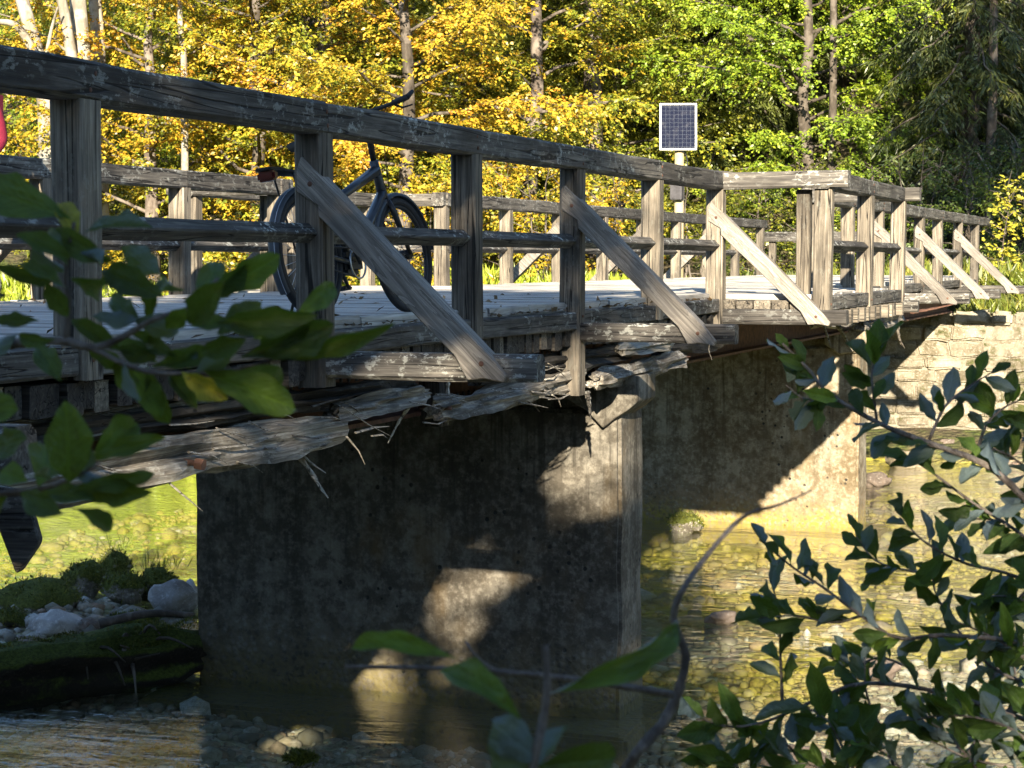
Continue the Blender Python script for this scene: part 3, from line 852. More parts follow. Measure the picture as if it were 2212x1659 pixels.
# ------------------------------------------------------------------ piers and abutment
def pier(name, x0, x1, y0, y1, z0, z1, mat, label, seed):
    e = empty(name, ((x0 + x1) / 2, (y0 + y1) / 2, z0), label=label, category='bridge pier')
    nx_, ny_, nz_ = 46, 8, 34
    bm = bmesh.new()
    bmesh.ops.create_cube(bm, size=1)
    for v in bm.verts: v.co = Vector((x0 + (v.co.x + .5) * (x1 - x0), y0 + (v.co.y + .5) * (y1 - y0), z0 + (v.co.z + .5) * (z1 - z0)))
    bmesh.ops.bevel(bm, geom=list(bm.edges), offset=.03, segments=2, affect='EDGES')
    for i in range(3):
        bmesh.ops.subdivide_edges(bm, edges=[ed for ed in bm.edges if ed.calc_length() > .3], cuts=2, use_grid_fill=True)
    for v in bm.verts:
        low = max(0, min(1, (ZW + 1.2 - v.co.z) / 1.0))
        v.co += Vector(mnoise.noise_vector(v.co * 2.1 + Vector((seed, 0, 0)))) * (.012 + .02 * low)
    me = bpy.data.meshes.new('pier_wall'); bm.to_mesh(me); bm.free()
    me.polygons.foreach_set('use_smooth', [False] * len(me.polygons))
    ob('pier_wall', me, None, e, mat)
    ob('footing', box_mesh('footing', (x0 - .28, y0 - .55, ZW - .9), (x1 + .22, y1 + .5, ZW - .085), .03, mat, 3, .03, seed), None, e)
    return e
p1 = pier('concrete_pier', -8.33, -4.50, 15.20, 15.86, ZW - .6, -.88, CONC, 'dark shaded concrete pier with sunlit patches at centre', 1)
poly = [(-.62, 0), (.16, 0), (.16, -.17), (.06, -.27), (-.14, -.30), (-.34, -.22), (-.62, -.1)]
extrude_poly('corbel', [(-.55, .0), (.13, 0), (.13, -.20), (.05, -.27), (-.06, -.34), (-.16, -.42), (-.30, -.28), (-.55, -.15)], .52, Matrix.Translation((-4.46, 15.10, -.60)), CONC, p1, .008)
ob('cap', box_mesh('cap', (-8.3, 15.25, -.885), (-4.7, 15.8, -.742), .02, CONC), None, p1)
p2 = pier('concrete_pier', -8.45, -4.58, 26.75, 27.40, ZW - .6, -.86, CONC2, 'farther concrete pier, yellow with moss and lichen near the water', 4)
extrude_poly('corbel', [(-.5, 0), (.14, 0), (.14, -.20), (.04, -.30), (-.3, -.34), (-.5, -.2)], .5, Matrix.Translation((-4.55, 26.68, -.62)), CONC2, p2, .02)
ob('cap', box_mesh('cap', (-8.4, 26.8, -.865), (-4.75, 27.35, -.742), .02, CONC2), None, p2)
# stone abutment of the far bank, block by block
ab = empty('stone_abutment', (-5.5, 38.2, ZW), label='pale coursed stone abutment under the far end of the bridge', category='abutment')
ob('core', box_mesh('core', (-9.8, 37.555, ZW - 1), (.8, 39.4, -.72), .0, ASHLAR), None, ab)
z = ZW - .35; row = 0
while z < -.75:
    h = random.uniform(.22, .34); x = -9.9 + random.uniform(0, .3)
    while x < .8:
        wd = random.uniform(.34, .82)
        pr_ = random.uniform(-.05, .04)
        hh = h * random.uniform(.85, 1.0)
        me = box_mesh('stone', (-wd / 2 + .006, -.22, -h / 2 + .005), (wd / 2 - .006, .25, h / 2 - .005), .04, ASHLAR, 3, .06, x * 7 + z)
        ob('stone', me, Matrix.Translation((x + wd / 2, 37.72 + pr_, z + h / 2)) @ Matrix.Rotation(random.uniform(-.025, .025), 4, 'Y') @ Matrix.Rotation(random.uniform(-.04, .04), 4, 'Z'), ab)
        x += wd
    z += h; row += 1
# near abutment that carries the bridge start
na = empty('concrete_abutment', (-6.65, 2.4, -2), label='plain concrete abutment carrying the near end of the bridge', category='abutment')
ob('wall', box_mesh('wall', (-9.3, 1.4, -3.6), (-4.1, 2.75, -.665), .03, CONC), None, na)

# ------------------------------------------------------------------ stones, log and grass under the bridge
def W(x, y, dz=0.0):
    p = at(2, x, y, ZW); p.z += dz; return p
def stone_px(px, py, wpx, hpx, mat, label, seed, depth=None, cat='rock', name='boulder', group=None, rough=.28):
    """stone whose foot is at picture point (px,py)"""
    p = W(px, py); D = (p - C0).dot(VH)
    wd = wpx / FPX * D; hg = hpx / FPX * D
    dp = depth or wd * .8
    c = p + VH * dp * .25 + Vector((0, 0, hg * .36))
    return rock(name, c, (wd / 2, dp / 2, hg * .64), seed, mat, label, cat, YAW, group, 3, rough)
stone_px(78, 1335, 185, 82, BOULD, 'broad mossy boulder at the edge of the bright water', 3)
stone_px(10, 1365, 90, 48, BOULD, 'mossy rock cut off by the picture edge below the broad boulder', 4)
stone_px(175, 1285, 95, 66, BOULD, 'dark mossy rock just left of the rounded brown rock', 5)
stone_px(238, 1262, 92, 66, BOULD, 'rounded brown rock standing in the yellow-green water', 6)
stone_px(268, 1298, 86, 56, BOULD, 'small dark mossy rock with grass, left of the grassy rock', 7)
stone_px(338, 1290, 98, 60, BOULD, 'grassy moss-covered rock nearest the concrete pier', 8)
stone_px(370, 1318, 105, 62, PALEST, 'pale speckled limestone beside the concrete pier', 9, rough=.2)
stone_px(408, 1310, 40, 56, PALEST, 'slim white stone touching the concrete pier edge', 10, rough=.2)
stone_px(120, 1372, 130, 52, PALEST, 'flat pale stone in the gravel below the broad boulder', 11, rough=.18)
stone_px(185, 1370, 60, 34, BROWNST, 'small grey-brown stone on the gravel bar', 12, rough=.2)
stone_px(60, 1420, 95, 44, BROWNST, 'blue-grey flat stone behind the mossy log', 13, rough=.2)
stone_px(200, 1402, 70, 34, BROWNST, 'rounded brown stone behind the mossy log', 14, rough=.2)
stone_px(290, 1335, 55, 22, BROWNST, 'flat brown stone in front of the pale limestone', 15, rough=.2)
stone_px(285, 1358, 110, 28, BOULD, 'low green moss cushion above the log roots', 16, rough=.2)
stone_px(1480, 1150, 82, 40, BOULD, 'dark boulder in shade at the foot of the second pier', 17)
stone_px(1900, 1462, 90, 40, BROWNST, 'wet brown rock breaking the water behind the shrub', 18)
stone_px(650, 1655, 60, 26, BOULD, 'small dark stone in the shallow water at the bottom edge', 19)
stone_px(1560, 1345, 70, 24, BROWNST, 'low reddish stone in the sunlit shallows', 20)
stone_px(1720, 1670, 150, 56, BROWNST, 'mossy river rock below the shrub at the bottom', 21)
for i, (px, py, wp, hp) in enumerate([(1895, 1050, 60, 30), (1960, 1010, 90, 38), (2060, 990, 100, 42), (2150, 985, 110, 46), (2020, 955, 70, 30), (2110, 945, 80, 32), (1920, 975, 60, 30)]):
    p = W(px, py)
    stone_px(px, py, wp, hp, SLOPEST if i % 2 else BROWNST, ['tan stone at the waterline right of the second pier', 'pale rock on the slope below the abutment, lowest one', 'wide ochre rock in the middle of the abutment slope', 'large pale rock on the abutment slope near the picture edge', 'small ochre rock high on the abutment slope', 'pale rock right under the abutment wall', 'grey stone between second pier and abutment'][i], 30 + i, group='rocks on the abutment slope')
# mossy log
lg = W(60, 1470)
log = empty('mossy_log', tuple(W(150, 1475)), label='thick dark mossy log with roots lying in front of the gravel', category='log')
A, B = W(-160, 1500), W(425, 1455)
A.z = ZW + .08; B.z = ZW + .20
me = rotten_mesh((B - A).length, .62, .52, 21, n=90, m=26, amp=.07)
me.materials.append(stone_mat('log_bark', (.035, .028, .02), (.015, .012, .01), (.10, .13, .022), .28, (.07, .055, .04)))
me.polygons.foreach_set('use_smooth', [True] * len(me.polygons))
ob('log_trunk', me, frame(A, B - A), log)
for i in range(16):
    t = random.uniform(.55, 1.0)
    p = A.lerp(B, t) + Vector((random.uniform(-.1, .2), random.uniform(-.25, .05), random.uniform(-.05, .28)))
    q = p + VR * random.uniform(-.1, .55) + Vector((0, random.uniform(-.25, .1), random.uniform(-.25, .12)))
    mid = (p + q) / 2 + Vector((0, 0, random.uniform(-.02, .1)))
    tube('root', spline([p, mid, q], 6), [.022 * (1 - .12 * k_) for k_ in range(7)], random.choice([BARK_D, BARK_M, BARK_M]), log, 6)
P0, P1 = W(215, 1375), W(420, 1365)
P0.z += .12; P1.z += .16
tube('root', spline([P0, P0.lerp(P1, .5) + Vector((0, 0, .06)), P1], 10), [.05 - .002 * k_ for k_ in range(11)], BARK_M, log, 8)
n = 5200
t = rng.random(n); an = rng.uniform(.2, 2.6, n)
La = np.array(A)[None] + (np.array(B) - np.array(A))[None] * t[:, None]
lat = np.cos(an); rad_ = .30 + .03 * np.sin(t * 40)
P = La + np.stack([np.zeros(n), -lat * rad_ * .95, np.sin(an) * rad_ * .88], -1)
keep = (np.sin(t * 17) + np.sin(t * 7 + 1) + rng.normal(0, .5, n)) > -.9
P = P[keep]; n = len(P)
dd = rng.normal(0, .6, (n, 3)) + [0, -.3, .8]
ob('moss', leafmesh('moss', P - np.array(WM[log.name].translation), dd, rng.normal(0, 1, (n, 3)), rng.uniform(.02, .05, n), rng.uniform(.006, .014, n), rng.random(n), L_MOSS), Matrix.Translation(WM[log.name].translation), log, kind='stuff')
def grass_tuft(px, py, dz, n, h, label, mat=L_GRASS, spread=.12):
    p = W(px, py); p.z += dz
    P = np.array(p)[None] + rng.normal(0, spread, (n, 3)) * [1, 1, .15]
    dd = rng.normal(0, .35, (n, 3)) + [0, 0, 1]
    ob('grass_tuft', leafmesh('grass_tuft', P - np.array(p), dd, rng.normal(0, 1, (n, 3)), rng.uniform(.5, 1.1, n) * h, np.full(n, .008), rng.random(n), mat), Matrix.Translation(p), label=label, category='grass', kind='stuff')
grass_tuft(348, 1275, .22, 60, .28, 'tuft of thin grass growing on the grassy rock by the pier')
grass_tuft(255, 1235, .2, 40, .3, 'thin grass on top of the rounded brown rock')

# ------------------------------------------------------------------ bicycle leaning on the near railing
def torus_data(Rr, r, n=40, m=8, V=None, F=None, a0=0, a1=2 * math.pi, sx=1.0):
    V = V if V is not None else []; F = F if F is not None else []
    b0 = len(V); full = abs(a1 - a0 - 2 * math.pi) < 1e-6
    N = n if full else n + 1
    for i in range(N):
        a = a0 + (a1 - a0) * i / n
        for k in range(m):
            b = 2 * math.pi * k / m
            rr = Rr + r * math.cos(b)
            V.append(Vector((rr * math.cos(a), r * sx * math.sin(b), rr * math.sin(a))))
    for i in range(n):
        for k in range(m):
            i2 = (i + 1) % N; k2 = (k + 1) % m
            F.append((b0 + i * m + k, b0 + i * m + k2, b0 + i2 * m + k2, b0 + i2 * m + k))
    return V, F
def bicycle():
    rear = Vector((-4.63, 9.83, 0.0)); front_dir = Vector((math.sin(R_(5.0)), math.cos(R_(5.0)), 0))
    M = frame(rear, front_dir) @ Matrix.Rotation(R_(-8.0), 4, 'X')      # x forward, y to its left, leaning left on its kickstand
    e = bpy.data.objects.new('bicycle', None); link(e, M)
    setp(e, label='dark grey touring bicycle with mudguards propped behind the near railing', category='bicycle')
    RW = .345
    def part(name, pts, rad, mat, par=e, n=8, flat=1.0, smooth=True):
        V, F = tube_data(pts, rad, n, flat=flat)
        return ob(name, mesh(name, V, F, smooth, mat), WM[par.name], par)
    def joined(name, segs, mat, par=e, n=6):
        V, F = [], []
        for pts, rad in segs: tube_data(pts, rad, n, V, F)
        return ob(name, mesh(name, V, F, True, mat), WM[par.name], par)
    for wx in (0.0, 1.10):
        we = bpy.data.objects.new('wheel', None); link(we, M @ Matrix.Translation((wx, 0, RW)), e)
        V, F = torus_data(RW - .024, .024, 48, 10)
        ob('tyre', mesh('tyre', V, F, True, RUBBER), WM[we.name], we)
        V, F = torus_data(RW - .055, .012, 48, 8, sx=1.2)
        ob('rim', mesh('rim', V, F, True, BLACKP), WM[we.name], we)
        segs = []
        for i in range(28):
            a = 2 * math.pi * i / 28; s = 1 if i % 2 else -1
            b = a + .5 * (1 if (i // 2) % 2 else -1)
            segs.append(([Vector((.028 * math.cos(b), s * .03, .028 * math.sin(b))), Vector(((RW - .06) * math.cos(a), 0, (RW - .06) * math.sin(a)))], [.0016, .0016]))
        joined('spokes', segs, CHROME, we, 4)
        part('hub', [Vector((0, -.05, 0)), Vector((0, .05, 0))], [.03, .03] if wx else [.045, .045], BLACKP, we, 10)
        # mudguard
        a0, a1 = (R_(20), R_(215)) if wx == 0 else (R_(5), R_(165))
        V, F = [], []
        nseg = 30; prof = [(-.030, -.010), (-.026, .006), (-.012, .012), (.012, .012), (.026, .006), (.030, -.010)]
        for i in range(nseg + 1):
            a = a0 + (a1 - a0) * i / nseg
            for q, h_ in prof:
                rr = RW + .016 + h_
                V.append((rr * math.cos(a), q, rr * math.sin(a)))
        for i in range(nseg):
            for k_ in range(5): F.append((i * 6 + k_, i * 6 + k_ + 1, (i + 1) * 6 + k_ + 1, (i + 1) * 6 + k_))
        me_ = mesh('mudguard', V, F, True, FENDER)
        mg = ob('mudguard', me_, WM[we.name], we)
        Vs, Fs = [], []
        for i in range(nseg + 1):
            a = a0 + (a1 - a0) * i / nseg; rr = RW + .0295
            for q in (-.0185, -.0145): Vs.append((rr * math.cos(a), q, rr * math.sin(a)))
        for i in range(nseg): Fs.append((i * 2, i * 2 + 1, i * 2 + 3, i * 2 + 2))
        ob('reflective_stripe', mesh('reflective_stripe', Vs, Fs, True, STRIPE), WM[we.name], we)
    bb = Vector((.44, 0, .29)); seat = Vector((.27, 0, .78)); head_t = Vector((.89, 0, .87)); head_b = Vector((.945, 0, .68)); ra = Vector((0, 0, RW)); fa = Vector((1.10, 0, RW))
    fr = e
    part('down_tube', [head_b + Vector((-.01, 0, .03)), bb], [.036, .042], BIKE, n=10, flat=.8)
    part('top_tube', [head_t + Vector((0, 0, -.03)), Vector((.60, 0, .735)), seat + Vector((.01, 0, -.16))], [.034, .027, .022], BIKE, n=10)
    part('head_tube', [head_t + Vector((-.008, 0, .03)), head_b + Vector((.005, 0, -.02))], [.027, .03], BIKE, n=10)
    part('seat_tube', [bb, seat], [.024, .02], BIKE, n=10)
    part('seat_post', [seat, seat + Vector((-.05, 0, .13))], [.0145, .0145], BLACKP)
    for s in (-1, 1):
        part('chain_stay', [bb + Vector((0, s * .035, 0)), ra + Vector((0, s * .065, 0))], [.015, .011], BIKE)
        part('seat_stay', [seat + Vector((0, s * .02, -.16)), ra + Vector((0, s * .065, 0))], [.010, .009], BIKE)
        part('fork_blade', [head_b + Vector((.006, s * .025, -.02)), head_b + Vector((.01, s * .05, -.08)), fa + Vector((-.01, s * .055, 0))], [.018, .019, .011], BLACKP)
        part('rack_strut', [Vector((-.16, s * .06, .78)), ra + Vector((0, s * .07, 0))], [.006, .006], BLACKP)
        part('rack_rail', [Vector((-.26, s * .06, .785)), Vector((.22, s * .06, .79))], [.007, .007], BLACKP)
        part('crank', [bb + Vector((0, s * .07, 0)), bb + Vector((s * .12, s * .09, s * -.12))], [.012, .010], BLACKP)
        px = bb + Vector((s * .12, s * .09, s * -.12))
        me_ = box_mesh('pedal', (px.x - .045, px.y - .0 if s > 0 else px.y - .09, px.z - .012), (px.x + .045, px.y + .09 if s > 0 else px.y, px.z + .012), .006, BLACKP)
        ob('pedal', me_, M, e)
    part('fork_crown', [head_b + Vector((.006, -.03, -.03)), head_b + Vector((.006, .03, -.03))], [.026, .026], BLACKP)
    part('rack_plate', [Vector((-.26, 0, .787)), Vector((.2, 0, .792))], [.05, .05], BLACKP, n=8, flat=.08)
    part('steerer', [head_t + Vector((-.008, 0, .02)), head_t + Vector((-.04, 0, .25))], [.017, .017], BLACKP)
    part('stem', [head_t + Vector((-.04, 0, .25)), head_t + Vector((.0, 0, .32))], [.016, .016], BLACKP)
    hb = head_t + Vector((.0, 0, .32))
    bar = spline([hb + Vector((-.09, -.30, .02)), hb + Vector((-.035, -.17, .01)), hb, hb + Vector((-.035, .17, .01)), hb + Vector((-.09, .30, .02))], 16)
    part('handlebar', bar, [.0125] * 17, BLACKP)
    for s in (-1, 1):
        g0 = hb + Vector((-.055, s * .20, .012)); g1 = hb + Vector((-.095, s * .315, .022))
        part('grip', [g0, g0.lerp(g1, .5), g1], [.017, .0165, .018], RUBBER, n=10)
        part('bar_end', [g1, g1 + Vector((.05, s * .012, .035))], [.016, .012], RUBBER, n=8)
        part('brake_lever', [g0 + Vector((.02, 0, -.01)), g0 + Vector((.05, s * .03, -.03)), g1 + Vector((.05, 0, -.04))], [.008, .006, .005], BLACKP)
    # saddle
    V, F = [], []
    for i in range(11):
        s = i / 10; x_ = seat.x - .20 + s * .27; wd = .078 * (1 - s) ** .55 + .020; top = seat.z + .165 + .012 * (1 - s)
        for k_ in range(8):
            a = 2 * math.pi * k_ / 8
            V.append((x_, wd * math.cos(a), top + .022 * math.sin(a) - (.02 if math.sin(a) < 0 else 0) * (1 - s)))
    for i in range(10):
        for k_ in range(8): F.append((i * 8 + k_, i * 8 + (k_ + 1) % 8, (i + 1) * 8 + (k_ + 1) % 8, (i + 1) * 8 + k_))
    F += [tuple(reversed(range(8))), tuple(80 + k_ for k_ in range(8))]
    ob('saddle', mesh('saddle', V, F, True, BLACKP), M, e)
    V, F = torus_data(.085, .006, 30, 6)
    ob('chainring', mesh('chainring', [v + bb + Vector((0, -.055, 0)) for v in V], F, True, CHROME), M, e)
    joined('chain', [([bb + Vector((0, -.055, .085)), ra + Vector((0, -.055, .04))], [.005, .005]), ([bb + Vector((0, -.055, -.085)), ra + Vector((.03, -.055, -.07))], [.005, .005])], BLACKP)
    V, F = torus_data(.035, .012, 20, 6)
    ob('sprocket', mesh('sprocket', [v + ra + Vector((0, -.055, 0)) for v in V], F, True, CHROME), M, e)
    part('derailleur', [ra + Vector((.02, -.065, -.05)), ra + Vector((.05, -.065, -.14))], [.02, .014], BLACKP)
    ob('motor_housing', box_mesh('motor_housing', (bb.x - .09, -.05, bb.z - .06), (bb.x + .09, .05, bb.z + .07), .03, BLACKP), M, e)
    ob('rear_light', box_mesh('rear_light', (-.345, -.055, .735), (-.295, .055, .79), .012, REDL), M, e)
    ob('light_bracket', box_mesh('light_bracket', (-.36, -.05, .792), (-.20, .05, .806), .004, BLACKP), M, e)
    part('kickstand', [ra + Vector((.05, .07, -.02)), ra + Vector((-.06, .13, -.33))], [.010, .008], BLACKP)
    joined('cable', [(spline([hb + Vector((.0, -.12, .0)), hb + Vector((.06, -.05, -.08)), head_b + Vector((.03, -.03, .06))], 8), [.003] * 9), (spline([hb + Vector((.0, .12, .0)), hb + Vector((.07, .04, -.10)), head_b + Vector((.03, .03, .04))], 8), [.003] * 9)], BLACKP)
bicycle()

# ------------------------------------------------------------------ person at the far railing (mostly outside the frame)
def skin_mesh(name, pts, edges, radii, root, mat, sub=2):
    me = bpy.data.meshes.new(name)
    me.from_pydata([tuple(p) for p in pts], edges, [])
    o = bpy.data.objects.new(name, me)
    COL.objects.link(o)
    md = o.modifiers.new('skin', 'SKIN'); md.use_smooth_shade = True
    if not me.skin_vertices: me.skin_vertices.new()
    for i, r in enumerate(radii):
        me.skin_vertices[0].data[i].radius = (r, r) if not isinstance(r, tuple) else r
        me.skin_vertices[0].data[i].use_root = (i == root)
    o.modifiers.new('sub', 'SUBSURF').levels = sub
    o.modifiers['sub'].render_levels = sub
    dg = bpy.context.evaluated_depsgraph_get()
    ev = bpy.data.meshes.new_from_object(o.evaluated_get(dg))
    bpy.data.objects.remove(o)
    for m_ in mat: ev.materials.append(m_)
    return ev
def person():
    base = Vector((-8.63, 12.45, 0.0))
    M = Matrix.Translation(base) @ Matrix.Rotation(R_(10), 4, 'Z')
    e = bpy.data.objects.new('person', None); link(e, M)
    setp(e, label='person in a red jacket and beige trousers, cut off by the picture edge', category='person')
    J = [(0, 0, .95), (0, 0, 1.10), (0, .01, 1.28), (0, .01, 1.43), (0, .0, 1.52), (0, -.015, 1.60),          # 0-5 pelvis..head base
         (-.09, 0, .90), (-.10, -.02, .50), (-.10, .04, .10), (-.10, -.10, .05),                           # 6-9 leg
         (.09, 0, .90), (.13, -.06, .50), (.17, .02, .10), (.19, -.12, .05),                                # 10-13 leg
         (-.18, .01, 1.42), (-.22, .05, 1.18), (-.16, -.10, 1.02),                                           # 14-16 arm
         (.18, .01, 1.42), (.22, .05, 1.18), (.16, -.10, 1.02)]                                              # 17-19 arm
    E_ = [(0, 1), (1, 2), (2, 3), (3, 4), (4, 5), (0, 6), (6, 7), (7, 8), (8, 9), (0, 10), (10, 11), (11, 12), (12, 13), (3, 14), (14, 15), (15, 16), (3, 17), (17, 18), (18, 19)]
    Rr = [(.15, .11), (.145, .105), (.165, .115), (.13, .09), .055, .055, .085, .06, .045, .038, .085, .06, .045, .038, .065, .05, .035, .065, .05, .035]
    me = skin_mesh('body', J, E_, Rr, 0, [JACKET, TROUS, SKIN, SHOE])
    for p in me.polygons:
        z = p.center.z; ax = abs(p.center.x)
        p.material_index = 2 if z > 1.505 else 0 if z > .93 else 1 if z > .115 else 3
        p.use_smooth = True
    ob('body', me, M, e)
    V, F = ico(3)
    out_ = []
    for v in V:
        x_, y_, z_ = v
        fx = 1 - .12 * max(0, -z_)
        yy_ = y_ * .098 - (.012 if (y_ < -.75 and abs(z_ + .1) < .25 and abs(x_) < .25) else 0) - (.016 if (y_ < -.85 and -.3 < z_ < 0.05 and abs(x_) < .16) else 0)
        out_.append((x_ * .076 * fx, yy_, z_ * .118))
    ob('head', mesh('head', out_, [tuple(f) for f in F.tolist()], True, SKIN), M @ Matrix.Translation((0, -.02, 1.68)), e)
    hv = [(a * 1.10, b * 1.10 + .012, c * 1.08 + .012) for a, b, c in out_]
    hf = [tuple(f) for f in F.tolist() if sum(hv[i][2] for i in f) / 3 > -.03 + (.09 if sum(hv[i][1] for i in f) / 3 < -.03 else 0)]
    ob('hair', mesh('hair', hv, hf, True, HAIR), M @ Matrix.Translation((0, -.02, 1.68)), e)
    for s in (-1, 1):
        ob('eye', box_mesh('eye', (s * .03 - .010, -.120, 1.677), (s * .03 + .010, -.109, 1.685), .003, BLACKP), M, e)
        V2, F2 = [], []
        hand = Vector((s * .15, -.12, 1.0))
        tube_data([hand, hand + Vector((0, -.01, -.045)), hand + Vector((0, -.02, -.085))], [.026, .036, .032], 8, V2, F2, flat=.5)
        for k_ in range(4):
            b0 = hand + Vector((0, -.045 + k_ * .02, -.085)); L_ = [.062, .07, .066, .052][k_]
            tube_data([b0, b0 + Vector((-s * .006, 0, -L_ * .5)), b0 + Vector((-s * .02, 0, -L_))], [.009, .0085, .007], 6, V2, F2)
        b0 = hand + Vector((0, -.045, -.03))
        tube_data([b0, b0 + Vector((-s * .005, -.025, -.03)), b0 + Vector((-s * .012, -.03, -.06))], [.011, .010, .008], 6, V2, F2)
        ob('hand', mesh('hand', V2, F2, True, SKIN), M, e)
    ob('backpack', box_mesh('backpack', (-.16, .09, 1.26), (.16, .27, 1.58), .05, JACKET, 2, .015, 3), M, e)
person()

# ------------------------------------------------------------------ solar panel on a pole beyond the far railing
def solar():
    top = atD(1465, 274, 40.0)
    e = empty('solar_panel', (top.x, top.y, -.4), label='framed solar panel on a pale wooden pole beyond the far railing', category='solar panel')
    M = Matrix.Translation(top) @ Matrix.Rotation(YAW - R_(4), 4, 'Z') @ Matrix.Rotation(R_(-14), 4, 'X')
    wd, h = .37, .485
    g = G('solar_cells')
    tc = g.n('TexCoord', out=3)
    s = g.n('SeparateXYZ', {0: tc}); nd = s.node
    lx_ = g.ma('ABSOLUTE', g.ma('SUBTRACT', g.ma('FRACT', g.ma('MULTIPLY', nd.outputs[0], 1 / .083)), .5))
    lz_ = g.ma('ABSOLUTE', g.ma('SUBTRACT', g.ma('FRACT', g.ma('MULTIPLY', nd.outputs[2], 1 / .083)), .5))
    ln = g.ma('MAXIMUM', g.mr(lx_, .46, .485), g.mr(lz_, .46, .485))
    dirt = g.mr(g.noise(tc, 9, 4, .65), .5, .7, 0, .08)
    col = g.mix(ln, (.008, .010, .022), (.07, .08, .10))
    col = g.mix(dirt, col, (.3, .3, .3))
    cell = g.out(g.pr(col, .10, None, 0, .18))
    ob('cell_sheet', box_mesh('cell_sheet', (-wd + .03, -.004, -h + .03), (wd - .03, .012, h - .03), 0, cell), M, e)
    for lo, hi in (((-wd, -.02, -h), (wd, .025, -h + .033)), ((-wd, -.02, h - .033), (wd, .025, h)), ((-wd, -.018, -h + .033), (-wd + .033, .023, h - .033)), ((wd - .033, -.018, -h + .033), (wd, .023, h - .033))):
        ob('frame_bar', box_mesh('frame_bar', lo, hi, .004, WHITE_P), M, e)
    pt = top + Vector((0, .1, -.30))
    tube('pole', [(pt.x, pt.y, -.5), (pt.x, pt.y, pt.z + .3)], [.11, .09], POLEW, e, 10)
    tube('cable', spline([top + Vector((.05, .05, -.3)), top + Vector((.16, .14, -.7)), top + Vector((.10, .1, -1.2)), Vector((top.x + .1, top.y + .1, -.3))], 12), [.012] * 13, BLACKP, e, 6)
    ob('control_box', box_mesh('control_box', (pt.x - .12, pt.y - .26, pt.z - 1.15), (pt.x + .12, pt.y - .10, pt.z - .8), .01, STEEL), None, e)
    tube('bracket', [top + Vector((0, .02, 0)), top + Vector((0, .12, 0))], [.05, .05], STEEL, e, 8)
solar()

